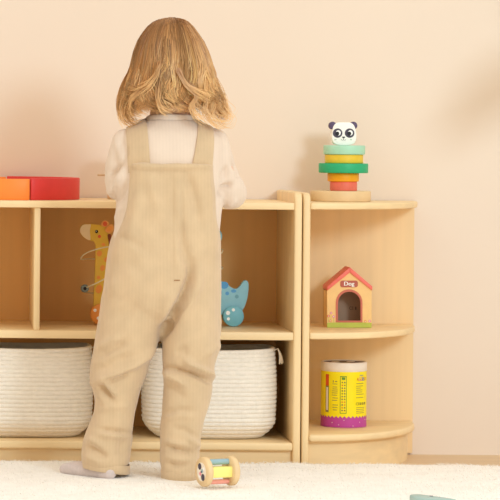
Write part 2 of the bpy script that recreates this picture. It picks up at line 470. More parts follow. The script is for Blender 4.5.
# front face as strips between the arch and the outline
def topv(u): return 289.5 + (272 - 289.5) * (1 - abs(u - 349.4) / 22.2)
def front_slab(y0, y1):
    cols = sorted(set([327.2, 337.6, 349.5, 360.8, 371.6] + [p[0] for p in ai]))
    for a, b in zip(cols, cols[1:]):
        if b - a < 1e-4: continue
        def archv(u):
            if u < 337.6 - 1e-3 or u > 360.8 + 1e-3: return None
            r = 11.6; x = (u - 349.2) / r
            return 291.4 + r - r * math.sqrt(max(0, 1 - x * x))
        mid = (a + b) / 2
        if archv(mid) is None:
            q = [(a, topv(a)), (b, topv(b)), (b, 327.7), (a, 327.7)]
            w.prism([H(*p, y0) for p in q], (0, y1 - y0, 0), 'house')
        else:
            q = [(a, topv(a)), (b, topv(b)), (b, archv(b)), (a, archv(a))]
            w.prism([H(*p, y0) for p in q], (0, y1 - y0, 0), 'house')
            q = [(a, 321), (b, 321), (b, 327.7), (a, 327.7)]
            w.prism([H(*p, y0) for p in q], (0, y1 - y0, 0), 'house')
front_slab(0, 0.006)
w.prism([H(*p, HD - 0.006) for p in outer], (0, 0.006, 0), 'house_in')
for a, b in ((327.2, 330.2), (368.6, 371.6)):
    w.prism([H(*p, 0.006) for p in ((a, 291), (b, 291), (b, 327.7), (a, 327.7))], (0, HD - 0.012, 0), 'house')
w.prism([H(*p, 0.006) for p in ((330.2, 326), (368.6, 326), (368.6, 327.7), (330.2, 327.7))], (0, HD - 0.012, 0), 'house_in')
w.build('walls', dh, smooth=False)
for pts in ([(327.2, 290.4), (327.0, 286.4), (349.8, 267.2), (349.6, 272.4)], [(372.0, 290.4), (372.2, 286.4), (349.8, 267.2), (349.6, 272.4)]):
    MB().prism([H(*p, -0.004) for p in pts], (0, HD + 0.006, 0), 'roof').build('roof_panel', dh, bevel=0.0008)
df = MB(); ao = arch_pts(335.8, 362.4, 289.3, 322.3); ai2 = arch_pts(337.9, 360.5, 291.6, 320.6)
ringo = [[H(*a, -0.0012), H(*b, -0.0012), H(*b, 0.004), H(*a, 0.004)] for a, b in zip(ao + [ao[0]], ai2 + [ai2[0]])]
df.loft(ringo, 'doorframe', cap=False).build('door_frame', dh)
def rrect(u0, u1, v0, v1, r, n=6):
    pts = []
    for cu, cv, a0 in ((u1 - r, v0 + r, -PI / 2), (u1 - r, v1 - r, 0), (u0 + r, v1 - r, PI / 2), (u0 + r, v0 + r, PI)):
        for k in range(n + 1):
            a = a0 + PI / 2 * k / n; pts.append((cu + r * math.cos(a), cv + r * math.sin(a)))
    return pts
sg = MB().prism([H(*p, -0.0012) for p in rrect(340.2, 357.8, 280.6, 287.2, 2.2)], (0, 0.0014, 0), 'sign').build('name_sign', dh)
def put_text(mb, txt, u, v, hpx, wpx, fn, m):
    vs, fs = text_geo(txt, 1.0)
    x0, x1 = min(p.x for p in vs), max(p.x for p in vs); y0, y1 = min(p.y for p in vs), max(p.y for p in vs)
    mb.add([fn(u + ((p.x - x0) / (x1 - x0) - 0.5) * wpx, v - ((p.y - y0) / (y1 - y0) - 0.5) * hpx) for p in vs], fs, m)
tx = MB()
put_text(tx, 'Dog', 349.0, 284.2, 5.2, 10.0, lambda u, v: H(u, v, -0.0016), 'white')
put_text(tx, 'Dog', 349.35, 284.2, 5.2, 10.0, lambda u, v: H(u, v, -0.0015), 'white')
tx.build('sign_lettering', sg, smooth=False)
ce = MB()
put_text(ce, 'CE', 355.3, 309.8, 3.2, 4.2, lambda u, v: H(u, v, HD - 0.0065), 'print')
ce.prism([H(*p, HD - 0.0065) for p in ((359.2, 308.4), (360.4, 308.4), (360.4, 311.4), (359.2, 311.4))], (0, 0.0003, 0), 'print')
ce.build('printed_mark', dh, smooth=False)
MB().prism([H(*p, -0.0006) for p in ((327.2, 327.6), (327.2, 322.9), (335, 322.5), (349, 322.7), (362, 322.5), (371.6, 322.9), (371.6, 327.6))], (0, 0.0008, 0), 'grass').build('grass_band', dh, smooth=False)
for side_ in (0, 1):
    fl = MB()
    for u, v, m in ([(328.6, 316, 'cheek'), (331.1, 313, 'pink'), (333.6, 316.6, 'pink'), (330.3, 320.8, 'gir_orange')], [(365.3, 321.4, 'gir_orange'), (369.6, 321, 'pink')])[side_]:
        for k in range(5):
            a = 2 * PI * k / 5; dot_px(fl, u + 0.8 * math.cos(a), v + hdv + 0.8 * math.sin(a), 0.65, 0.65, HY, m, n=8)
        dot_px(fl, u, v + hdv, 0.5, 0.5, HY, 'white', front=0.0007, n=8)
    if not side_:
        for u, v0, v1 in ((331.1, 314, 322.5), (328.6, 317, 322.5), (333.6, 317.5, 322.5)):
            fl.prism([H(*p, -0.0003) for p in ((u - 0.2, v0), (u + 0.2, v0), (u + 0.2, v1), (u - 0.2, v1))], (0, 0.0005, 0), 'grass')
    fl.build('painted_flowers', dh)

# ------------------------------------------------------------------ yellow tube box
TY = 0.175; tr = 22.6 * S(TY)
tcx = P(343.6, 400, TY).x; tz = zcb + 0.0003
cn = thing('round_box', (tcx, TY, tz), 'yellow and purple printed round cardboard tube with white rim on lowest corner shelf', 'box')
def cz(v): return P(343.6, v, TY - tr).z
def clampz(v): return max(tz, cz(v))
z_p = cz(417.2); z_y = cz(371.8); z_t = cz(363.0)
MB().lathe([(tr - 0.001, tz), (tr, tz + 0.0008), (tr, z_y)], (tcx, TY, 0), 'can_yellow', 64).build('tube_body', cn, angle=50)
MB().lathe([(tr - 0.004, z_y - 0.004), (tr + 0.0006, z_y), (tr + 0.0008, z_t - 0.0015), (tr - 0.0006, z_t), (tr - 0.003, z_t), (tr - 0.0035, z_t - 0.003)], (tcx, TY, 0), 'can_cream', 64).build('lid', cn, angle=50)
lt = MB().lathe([(tr - 0.0036, z_t - 0.0015), (0.02, z_t - 0.0012), (0.0005, z_t - 0.0010)], (tcx, TY, 0), 'can_top', 48)
for a, rr_, m in ((0.6, 0.018, 'can_cream'), (2.2, 0.024, 'can_grey'), (3.6, 0.02, 'can_cream'), (4.8, 0.026, 'can_grey')):
    lt.lathe([(0.009, z_t - 0.0010), (0.008, z_t - 0.0006)], (tcx + rr_ * math.cos(a), TY + rr_ * math.sin(a), 0), m, 16)
lt.build('lid_picture', cn)
def CY_(u, v, dr):
    th = math.asin(max(-1, min(1, (u - 343.6) / 22.6)))
    return Vector((tcx + (tr + dr) * math.sin(th), TY - (tr + dr) * math.cos(th), cz(v)))
pb = MB()      # purple band with zigzag top edge, all round
n = 34 * 2; lo, hi = [], []
for k in range(n):
    a = 2 * PI * k / n; d = Vector((math.sin(a), -math.cos(a), 0)) * (tr + 0.0004) + Vector((tcx, TY, 0))
    lo.append(d + Vector((0, 0, tz + 0.0004))); hi.append(d + Vector((0, 0, z_p + (0.0021 if k % 2 else -0.0021))))
pb.loft([lo, hi], 'can_purple', cap=False)
for u, v in ((330, 423), (341, 420.5), (357, 422.5), (350, 426), (363, 420.5), (336, 425)):
    pb.add([CY_(u - .5, v, .0007), CY_(u, v - .5, .0007), CY_(u + .5, v, .0007), CY_(u, v + .5, .0007)], [(0, 1, 2, 3)], 'can_cream')
pb.build('purple_band', cn, smooth=False)
pr = MB()
def bar(u0, u1, v0, v1, m, dr=0.0004):
    k = max(1, int((u1 - u0) / 1.5)); vs = []
    for i in range(k + 1):
        u = u0 + (u1 - u0) * i / k; vs += [CY_(u, v0, dr), CY_(u, v1, dr)]
    pr.add(vs, [(2 * i, 2 * i + 1, 2 * i + 3, 2 * i + 2) for i in range(k)], m)
bar(324.2, 326.8, 375, 386.5, 'can_red'); bar(324.2, 326.8, 386.5, 413, 'can_grey'); bar(324.8, 326.3, 388, 411, 'can_cream', 0.0007)
for v in (384, 387, 389, 391, 393, 395.2, 398, 400.4, 405, 407.4, 410): bar(329.6 + R.random(), 334.2 + R.random(), v, v + 0.6, 'can_grey')
put_text(pr, '1+', 332.4, 381.8, 2.4, 4.0, lambda u, v: CY_(u, v, 0.0005), 'can_navy')
bar(337, 343.4, 376.2, 377, 'can_green'); bar(337, 337.5, 376.2, 413.6, 'can_green'); bar(342.9, 343.4, 376.2, 413.6, 'can_green'); bar(337, 343.4, 413, 413.6, 'can_green')
bar(338.6, 342, 377.4, 380, 'can_green')
for i in range(11):
    v = 382 + i * 2.8
    for u in (339.1, 341.5):
        m = R.choice(['can_navy', 'print', 'can_navy', 'can_red'])
        bar(u - 0.55, u + 0.55, v, v + 1.2, m)
for i, (c, m) in enumerate(zip('AGOBO', ('can_red', 'can_pink', 'can_purple', 'can_blue', 'can_red'))):
    put_text(pr, c, 354.6 + i * 2.2 - 0.04 * i * i, 379.4, 3.4, 2.0, lambda u, v: CY_(u, v, 0.0005), m)
put_text(pr, 'mini', 358.6, 375.6, 1.6, 3.6, lambda u, v: CY_(u, v, 0.0005), 'can_blue')
for v in (383.5, 386, 388, 390, 392, 394.2, 397.6): bar(353, 353 + 4 + 5 * R.random(), v, v + 0.55, 'can_grey')
put_text(pr, 'CE', 354.8, 404, 2.6, 3.8, lambda u, v: CY_(u, v, 0.0005), 'print')
for u in (358, 360.4, 362.6): bar(u - 0.8, u + 0.7, 402.9, 405.1, 'print'); bar(u - 0.3, u + 0.2, 403.5, 404.5, 'can_yellow', 0.0006)
for v in (407.6, 409.4, 411.2, 413): bar(353.2, 362, v, v + 0.5, 'can_grey')
pr.build('printed_text', cn, smooth=False)

# ------------------------------------------------------------------ giraffe bead toy
GY = 0.175; GT = 0.014
gzv = IP((P(100, 324, GY).x, GY, zm))[1] - 324.2
def G(u, v, d=0.0): return P(u, v, GY) + Vector((0, d, 0))
gx = thing('giraffe_toy', (G(105, 320).x, GY, zm), "yellow giraffe wooden bead toy on wheels in the cubby, left of the child's back", 'toy')
gp = cat_closed([(80, 232), (80.6, 227), (83.6, 224.3), (90, 224), (100.6, 225), (108.5, 226), (110.5, 232), (110.2, 250), (111.5, 275), (118, 288), (140, 292), (150, 296), (152, 308), (146, 313), (104, 315), (95, 312), (93.6, 300), (94.8, 275), (95.4, 255), (95, 243.5), (91, 240.8), (84, 237.6)])
bd = MB().prism([G(*p) for p in gp], (0, GT, 0), 'gir_yellow').build('giraffe_body', gx, bevel=0.0012)
ep = MB()
mz = cat_closed([(80.2, 232), (80.8, 227), (83.6, 224.6), (88, 224.4), (90.8, 224.8), (89.8, 231), (90.2, 240), (84, 237.2)], 5)
ep.prism([G(*p, -0.0005) for p in mz], (0, 0.0008, 0), 'gir_muzzle')
dot_px(ep, 96.6, 231.6, 1.5, 1.7, GY, 'black', front=0.0007); dot_px(ep, 96.2, 231.1, .45, .45, GY, 'white', front=0.0011, n=8)
dot_px(ep, 99.4, 236.5, 1.6, 1.7, GY, 'cheek')
dot_px(ep, 86.2, 226.6, .7, .4, GY, 'black', n=8); ep.tube([G(84.4, 233.8), G(85.4, 235), G(86.8, 234.4)], 0.0004, 'black', 5)
for u, v, a, b in ((103.4, 244.5, 2, 1.6), (99.4, 253.5, 2.6, 2.9), (106, 259.6, 2, 2.4), (102.6, 268, 2.4, 3), (98.6, 277.4, 1.8, 1.8), (99, 289, 3.2, 4.4), (106.5, 281, 2.3, 3), (107, 300, 3, 4), (120, 300, 4, 4), (135, 302, 4, 4)):
    dot_px(ep, u, v, a, b, GY, 'gir_orange', rot=0.3)
ep.build('painted_marks', bd)
er = MB().prism([G(*p, -0.002) for p in cat_closed([(101.4, 225.6), (102, 222.2), (105, 220.4), (108.2, 221.8), (108.8, 225), (105.5, 227)])], (0, 0.01, 0), 'gir_ear')
dot_px(er, 105, 223.8, 2.2, 2.4, GY - 0.002, 'cheek'); er.build('horn', gx)
er = MB().prism([G(*p, -0.004) for p in cat_closed([(104.8, 230.4), (107.5, 226), (111.5, 224), (113.8, 226.6), (113, 231), (109.4, 233.4)])], (0, 0.008, 0), 'gir_ear')
dot_px(er, 109.4, 228.8, 3.6, 2.2, GY - 0.004, 'gir_orange', rot=-0.7); er.build('ear', gx)
mn = MB().prism([G(*p, -0.001) for p in cat_closed([(107.6, 235), (110.8, 234.6), (111, 241), (110.4, 243.6), (112, 246), (111.5, 251), (109.4, 254), (108.6, 249), (108.8, 243)])], (0, 0.008, 0), 'gir_brown'); mn.build('mane', gx)
def wheel(u, v, r_, Yf, th, m, root, dots, zbase, back=True):
    rr_ = r_ * S(Yf); c = P(u, v, Yf); c.z = zbase + rr_ + 0.0002
    ys = [Yf - th] + ([Yf + GT + 0.0005] if back else [])
    for y in ys:
        w_ = MB().lathe([(rr_ - 0.001, 0), (rr_, 0.001), (rr_, th - 0.001), (rr_ - 0.001, th)], (c.x, y, c.z), m, 40, axis='Y').build('wheel', root, angle=50)
        if y < Yf:
            d_ = MB(); vv = IP(c)[1]
            for du, dv_, q, mm in dots: dot_px(d_, u + du, vv + dv_, q, q, y, mm)
            d_.build('painted_dots', w_)
        # axle passes behind
    MB().lathe([(0.003, -th * 0.5), (0.003, GT + th)], (c.x, Yf, c.z), 'wood_toy', 16, axis='Y').build('axle', root)
wheel(101, 313.4, 10.6, GY - 0.001, 0.008, 'gir_orange', gx, ((-6, -4, 1.6, 'white'), (-2.5, 4, 1.8, 'white'), (4, -3, 1.8, 'white')), zm)
wheel(142, 313.4, 10.6, GY - 0.001, 0.008, 'gir_orange', gx, ((-6, -4, 1.6, 'white'), (-2, 4, 1.8, 'white')), zm)
# spiral wire round the neck with one bead
cp = []
for p in [(112, 245.3, -0.02), (104, 246.6, -0.032), (95, 248.7, -0.036), (86, 252.2, -0.028), (81.3, 256.6, -0.012), (82, 259.6, 0.01), (92, 259.5, 0.034), (106, 262, 0.036), (114, 268, 0.018), (113, 274, -0.014), (104, 278, -0.032), (94, 283, -0.034), (84.5, 287.8, -0.016), (82.6, 291, 0.012), (92, 294, 0.034), (106, 293, 0.03)]:
    cp.append(G(p[0], p[1], p[2]))
cp = [G(110, 240, GT * 0.5)] + cp + [G(106, 296, GT)]
MB().tube(cat_open(cp, 6), 0.0014, 'wire', 8).build('bead_wire', gx)
b_ = MB(); bc_ = G(84.4, 288, -0.017)
b_.lathe([(0.0018, -0.006), (0.006, -0.005), (0.0082, 0), (0.006, 0.005), (0.0018, 0.006)], bc_, 'bead', 24, axis='Y')
b_.lathe([(0.0022, -0.0066), (0.0034, -0.0058)], bc_, 'black', 16, axis='Y'); b_.build('bead', gx)

# ------------------------------------------------------------------ dinosaur bead toy
DY = 0.165
def Dn(u, v, d=0.0): return P(u, v, DY) + Vector((0, d, 0))
dn = thing('dinosaur_toy', (Dn(212, 320).x, DY, zm), "pale blue dinosaur wooden bead toy on wheels in the cubby, right of the child", 'toy')
dp = cat_closed([(188, 300), (190, 287), (197, 276), (201, 262), (203.5, 245), (206, 233), (212, 227.6), (218.5, 229), (222, 234), (221.4, 240), (217.5, 243.5), (213.5, 244), (212, 252), (212.4, 268), (213.4, 279), (219.5, 280.6), (226, 283), (231.4, 287.4), (236, 288.8), (240, 286), (243, 281.6), (246, 280.4), (248.4, 283), (248.6, 290), (247, 300), (243.4, 309), (238, 315), (225, 315), (200, 315), (191, 312)])
bd = MB().prism([Dn(*p) for p in dp], (0, GT, 0), 'dino').build('dinosaur_body', dn, bevel=0.0012)
sp = MB()
for u, v, a, b, m in ((224.4, 285.2, 4, 3.6, 'dino_blue'), (227.2, 293.4, 1.9, 1.9, 'dino_blue'), (233.6, 291, 2.6, 1.7, 'dino_blue'), (236.8, 296.6, 1.9, 1.9, 'dino_dark'), (220, 292, 2, 3, 'dino_blue'), (207, 290, 3, 3, 'dino_blue'), (217, 302, 2.4, 2.4, 'dino_dark')):
    dot_px(sp, u, v, a, b, DY, m)
sp.build('painted_spots', bd)
sp = MB(); dot_px(sp, 216, 233.5, 1.1, 1.3, DY, 'black'); sp.build('painted_eye', bd)
wheel(233.2, 316.2, 10.3, DY - 0.001, 0.008, 'wheel', dn, ((-5.2, -3.1, 2.1, 'white'), (0.2, -6.2, 1.6, 'white'), (-4.8, 2.8, 1.6, 'white')), zm)
wheel(199, 316.2, 10.3, DY - 0.001, 0.008, 'wheel', dn, ((-5.2, -3.1, 2.1, 'white'), (0.2, -6.2, 1.6, 'white')), zm)
cp = [Dn(*q) for q in ((213, 247, GT / 2), (210, 250, -0.02), (216, 253.4, -0.028), (221, 252.4, -0.016), (222, 249.6, 0.006), (214, 253, 0.03), (203, 258, 0.026), (200, 264, 0.0), (206, 267.5, -0.026), (216, 269, -0.028), (222, 268, -0.008), (220.5, 267, 0.016), (210, 270, 0.028), (206, 273, GT))]
MB().tube(cat_open(cp, 6), 0.0014, 'wire', 8).build('bead_wire', dn)

# ------------------------------------------------------------------ toy the child plays with, mostly behind the arm
KY = 0.20
kc = P(121, 180, KY); kc.z = zt + 0.0003
kt = thing('peg_toy', kc, "small wooden peg toy on shelf top, mostly hidden behind the child's left arm", 'toy')
kh = P(121, 149, KY).z
MB().lathe([(0.026, kc.z), (0.027, kc.z + 0.001), (0.027, kh - 0.016), (0.024, kh - 0.006), (0.014, kh - 0.001), (0.001, kh)], (kc.x, KY, 0), 'wood_toy', 36).build('toy_body', kt, angle=50)
MB().tube([P(116, 175, KY), P(97.4, 175, KY)], 0.0022, 'cord_trim', 12).build('peg', kt, angle=50)

# ------------------------------------------------------------------ rug
RZ = 0.0185
def rug_h(x, y):
    return RZ + 0.0028 * noise.noise(Vector((x * 9, y * 9, 3.1))) + 0.0014 * noise.noise(Vector((x * 25, y * 25, 7.7)))
rx0, rx1, ry0, ry1 = -1.6, 0.72, -3.2, -0.022
def rug_back(x): return ry1 + 0.004 * noise.noise(Vector((x * 14, 0.3, 1.2)))
rg = thing('rug', (-0.4, -1.6, 0.0), 'fluffy cream white rug covering the floor in front of the shelves', 'rug')
mb = MB(); nx, ny = 170, 230; rows_ = []
for j in range(ny + 1):
    t = j / ny; rows_.append([])
    for i in range(nx + 1):
        x = rx0 + (rx1 - rx0) * i / nx; y = ry0 + (rug_back(x) - ry0) * t
        edge = min(1, min(t * (ry1 - ry0), (1 - t) * (ry1 - ry0), x - rx0, rx1 - x) / 0.009)
        rows_[-1].append(Vector((x, y, 0.002 + (rug_h(x, y) - 0.002) * math.sqrt(max(0, edge)))))
mb.loft(rows_, 'rug_base', cap=False, closed=False)
e = [Vector((p.x, p.y, 0.0006)) for p in rows_[-1]]
mb.add([e[0], e[-1], Vector((rx1, ry0, 0.0006)), Vector((rx0, ry0, 0.0006))], [(0, 1, 2, 3)], 'rug_base')
mb.build('rug_base', rg, angle=80)
pv, pf_ = [], []
_a, _b2 = P(101, 470, -0.292), P(179, 472, -0.292)
FOOT = [(_a.x - 0.75 * t * 0.01, _a.y + 0.66 * t * 0.01 - 0.012, 0.026) for t in range(-3, 11)] + [(_b2.x, _b2.y + 0.01 * t - 0.01, 0.03) for t in range(-3, 10)]
for k in range(70000):
    x = -0.72 + 1.43 * R.random(); y = -0.95 + 0.93 * R.random() ** 0.8
    y = min(y, rug_back(x) - 0.002)
    if -0.40 < y < -0.14 and -0.30 < x < -0.05 and any(math.hypot(x - q[0], y - q[1]) < q[2] for q in FOOT): continue
    z0_ = rug_h(x, y) - 0.004
    cl = noise.noise_vector(Vector((x * 18, y * 18, 0.5)))
    a = R.random() * 2 * PI; lean = 0.014 * R.random()
    dx_, dy_ = cl.x * 0.014 + lean * math.cos(a), cl.y * 0.012 + lean * math.sin(a)
    h_ = 0.0035 + 0.0035 * R.random(); wd = 0.0010
    wa = R.random() * PI; wx, wy = wd * math.cos(wa), wd * math.sin(wa)
    o_ = len(pv)
    y2 = min(y + dy_, -0.016)
    pv += [(x - wx, y - wy, z0_), (x + wx, y + wy, z0_), (x + dx_ * .45 + wx * .8, (y + y2) / 2 + wy * .8, z0_ + h_ * .65), (x + dx_ * .45 - wx * .8, (y + y2) / 2 - wy * .8, z0_ + h_ * .65), (x + dx_, y2, z0_ + h_)]
    pf_ += [(o_, o_ + 1, o_ + 2, o_ + 3), (o_ + 3, o_ + 2, o_ + 4)]
me = bpy.data.meshes.new('pile'); me.from_pydata(pv, [], pf_)
pile = link('pile', me, ['rug_pile'], rg, smooth=False); pile['kind'] = 'stuff'

# ------------------------------------------------------------------ wooden roller rattle
rr0 = 14.9 * S(-0.44)
RY = -0.44
ra = P(199.4, 474, RY - 0.006); rb = P(235.5, 473, RY + 0.012)
zr = RZ + 0.004 + rr0
ra.z = rb.z = zr
ax = (rb - ra); L_ = ax.length; ax.normalize()
yaw = math.radians(-17)      # left disc turned a little to the viewer
ra = Vector(((ra.x + rb.x) / 2, RY, zr)); axd = Vector((math.cos(math.radians(23)), math.sin(math.radians(23)), 0))
L_ = 33.5 * S(RY) / math.cos(math.radians(23))
rt = thing('rolling_rattle', (ra.x, ra.y, RZ), "small wooden roller rattle with coloured rods lying by the child's foot", 'rattle')
def frame_lathe(mb, prof, off, rad_ofs, m, n=36):
    side = Vector((-axd.y, axd.x, 0)); up = Vector((0, 0, 1))
    c0 = ra + side * rad_ofs[0] + up * rad_ofs[1]
    rings = [[c0 + axd * h + (side * math.cos(2 * PI * k / n) + up * math.sin(2 * PI * k / n)) * r for k in range(n)] for r, h in prof]
    mb.loft(rings, m)
t_ = 0.0112
for sgn in (-1, 1):
    c = sgn * (L_ / 2 - t_ / 2)
    dd = MB(); frame_lathe(dd, [(rr0 - 0.002, c - t_ / 2), (rr0, c - t_ / 2 + 0.002), (rr0, c + t_ / 2 - 0.002), (rr0 - 0.002, c + t_ / 2)], 0, (0, 0), 'wood_toy')
    do = dd.build('end_disc', rt, angle=50)
    if sgn < 0:
        pc = MB(); h0 = c - t_ / 2
        frame_lathe(pc, [(0.0165, h0 - 0.0003), (0.0165, h0 + 0.0004)], 0, (0, 0), 'can_cream')
        for o1, o2, r1, m in ((0.006, 0.009, 0.0058, 'panda_dark'), (-0.006, -0.009, 0.0062, 'panda_dark'), (-0.003, 0.002, 0.0035, 'rod_blue'), (0.004, -0.004, 0.0035, 'pink'), (0.0, 0.0, 0.0022, 'panda_dark'), (-0.008, 0.006, 0.003, 'white'), (0.007, -0.008, 0.003, 'white')):
            frame_lathe(pc, [(r1, h0 - 0.0007), (r1, h0 + 0.0003)], 0, (o1, o2), m, 16)
        pc.build('face_picture', do)
hl = L_ / 2 - t_ + 0.001
for o1, o2, r1, m, nm in ((0.001, 0.0165, 0.0052, 'rod_blue', 'rod'), (-0.001, -0.0185, 0.0042, 'rod_red', 'rod'), (0.015, -0.008, 0.0042, 'rod_green', 'rod')):
    q = MB(); frame_lathe(q, [(r1, -hl), (r1, hl)], 0, (o1, o2), m, 20); q.build(nm, rt)
q = MB(); side = Vector((-axd.y, axd.x, 0)); s_ = 0.0092
ring_ = [(-s_, -s_), (s_, -s_), (s_, s_), (-s_, s_)]
q.loft([[ra + side * (a - 0.006) + Vector((0, 0, b - 0.0005)) + axd * h for a, b in ring_] for h in (-hl, hl)], 'rod_yellow').build('square_bar', rt, bevel=0.0008)

# ------------------------------------------------------------------ teal piece at the bottom edge
tl = cat_closed([(0, 0), (0.006, 0.011), (0.018, 0.010), (0.040, -0.018), (0.060, -0.050), (0.056, -0.062), (0.044, -0.062), (0.022, -0.048), (0.004, -0.024)], 6)
tp = P(409.6, 498.5, -0.645); tzz = RZ + 0.004
te = MB(); te.prism([Vector((tp.x + x * 1.15, -0.645 + y, tzz)) for x, y in [(p[0], p[1]) for p in tl]], (0, 0, 0.013), 'teal')
tea = tag(te.build('toy_fish', None, (tp.x, -0.645, tzz), bevel=0.003, seg=3), 'pale teal wooden toy piece lying on rug at bottom edge of photo', 'toy')
tea.name = 'wooden_piece'
dd = MB().lathe([(0.0035, 0.0128), (0.003, 0.0136)], (tp.x + 0.034, -0.661, tzz), 'can_navy', 16); dd.build('dark_dot', tea)

# ------------------------------------------------------------------ leafy plant standing beyond the right edge (throws the soft shadow on the wall)
pl = thing('potted_plant', (0.86, -0.22, 0), 'leafy potted plant standing on floor right of the corner shelf', 'plant')
MB().lathe([(0.085, 0.0), (0.10, 0.01), (0.12, 0.2), (0.125, 0.22), (0.115, 0.22), (0.11, 0.2)], (0.86, -0.22, 0.016), 'pot', 40).build('pot', pl, angle=50)
MB().lathe([(0.11, 0.2), (0.05, 0.215), (0.001, 0.218)], (0.86, -0.22, 0.016), 'soil', 30).build('soil', pl)
def leaf(base, tip, w, droop):
    base, tip = Vector(base), Vector(tip); n = 14; side = (tip - base).cross(Vector((0, 1, 0.2))).normalized(); rows_ = []
    for i in range(n + 1):
        t = i / n; p = base.lerp(tip, t) + Vector((0, 0, droop * 4 * t * (1 - t)))
        ww = w * math.sin(PI * min(1, t * 0.97 + 0.02)) ** 0.7
        rows_.append([p + side * ww * k + Vector((0, 0.012 * abs(k), 0)) for k in (-1, -.5, 0, .5, 1)])
    m = MB().loft(rows_, 'leaf', cap=False, closed=False)
    b = [[p + Vector((0, 0.0015, 0)) for p in r] for r in rows_]; m.loft(b, 'leaf', cap=False, closed=False)
    m.build('leaf', pl, angle=80)
def stem(a, b): MB().tube(cat_open([a, ((a[0] + b[0]) / 2 + 0.01, (a[1] + b[1]) / 2, (a[2] + b[2]) / 2 + 0.02), b], 6), 0.005, 'stem', 8).build('stem', pl)
c0 = (0.86, -0.22, 0.23)
for tip0, tip1, w_, dr in (((0.80, -0.22, 0.90), (0.535, -0.20, 0.755), 0.05, 0.035), ((0.88, -0.2, 1.0), (0.67, -0.2, 0.985), 0.06, 0.02), ((0.9, -0.25, 0.7), (1.08, -0.3, 0.68), 0.05, 0.04), ((0.88, -0.15, 0.62), (1.02, -0.05, 0.72), 0.045, 0.03), ((0.84, -0.3, 0.6), (0.80, -0.46, 0.62), 0.05, 0.03), ((0.88, -0.22, 1.0), (0.96, -0.2, 1.16), 0.045, 0.0)):
    stem(c0, tip0); leaf(tip0, tip1, w_, dr)

# ------------------------------------------------------------------ the child
def ell(uL, uR, v, Y, hd, e=2.2, n=48, tilt=0.0):
    c = P((uL + uR) / 2, v, Y); a = (uR - uL) / 2 * S(Y); out = []
    for k in range(n):
        t = 2 * PI * k / n; cs, sn = math.cos(t), math.sin(t)
        x = a * abs(cs) ** (2 / e) * math.copysign(1, cs); y = hd * abs(sn) ** (2 / e) * math.copysign(1, sn)
        out.append(c + Vector((x, y, tilt * y)))
    return out
def loft_tab(mb, tab, m, e=2.2, step=6, smooth=True):
    v = tab[0][0]; rings = []
    while v < tab[-1][0] + 1e-6:
        q = interp(tab, v); rings.append(ell(q[0], q[1], v, q[2], q[3], e(v) if callable(e) else e)); v += step
    if v - step < tab[-1][0] - 1e-3:
        q = tab[-1]; rings.append(ell(q[1], q[2], q[0], q[3], q[4], e(q[0]) if callable(e) else e))
    mb.loft(rings, m)
CYB = -0.235
# --- body (one continuous mesh)
def capsule(mb, pts, rads, m='skin', n=14):
    mb.tube(pts, rads, m, n)
    mb.ball(pts[0], rads[0], m, 14, 10); mb.ball(pts[-1], rads[-1], m, 14, 10)
bd = MB()
hc = P(172, 70, -0.225)
bd.ball(hc, (0.064, 0.078, 0.082), 'skin', 32, 20)
bd.ball(hc + Vector((0, 0.03, -0.035)), (0.052, 0.045, 0.045), 'skin', 24, 16)      # jaw and cheeks
bd.ball(hc + Vector((0, 0.080, -0.026)), (0.009, 0.011, 0.009), 'skin', 14, 10)      # nose
for s in (-1, 1):
    bd.ball(hc + Vector((s * 0.026, 0.052, -0.040)), (0.022, 0.02, 0.02), 'skin', 16, 10)
    bd.ball(hc + Vector((s * 0.067, 0.0, -0.02)), (0.007, 0.013, 0.019), 'skin', 14, 10)  # ears
    bd.ball(hc + Vector((0, 0.0715, -0.050 - 0.004 * s)), (0.013, 0.006, 0.0035), 'skin', 14, 8)
bd.ball(hc + Vector((0, 0.062, -0.068)), (0.016, 0.014, 0.012), 'skin', 14, 10)      # chin
bd.tube([P(171.5, 95, -0.225), P(171, 128, -0.235)], [0.036, 0.042], 'skin', 24)
loft_tab(bd, [(120, 150, 192, CYB, 0.040), (132, 128, 214, CYB, 0.052), (165, 134, 206, CYB, 0.062), (220, 130, 206, CYB, 0.064), (270, 118, 212, CYB, 0.072), (305, 118, 212, CYB - .005, 0.070)], 'skin')
capsule(bd, [P(142, 295, -0.24), P(122, 378, -0.25), P(108, 440, -0.262), P(106, 466, -0.262)], [0.046, 0.034, 0.027, 0.022])
capsule(bd, [P(190, 295, -0.25), P(188, 378, -0.28), P(181, 440, -0.292), P(180, 470, -0.292)], [0.046, 0.034, 0.027, 0.022])
footL = (P(106, 471, -0.262), Vector((-0.080, 0.082, 0)))
def foot_pts(ankle, d, zg, s=1.0):
    d = d.normalized()
    heel = Vector((ankle.x, ankle.y, zg + 0.0105)) - d * 0.020
    return [heel, Vector((ankle.x, ankle.y, zg + 0.0125)) + d * 0.02, Vector((ankle.x, ankle.y, zg + 0.0135)) + d * 0.055, Vector((ankle.x, ankle.y, zg + 0.010)) + d * 0.086]
ZF = 0.0165
fL = foot_pts(P(101, 470, -0.286), Vector((-0.75, 0.66, 0)), ZF)
fR = foot_pts(P(179, 472, -0.292), Vector((0.15, 1, 0)), ZF)
for fp in (fL, fR): capsule(bd, fp, [0.010, 0.011, 0.0115, 0.008])
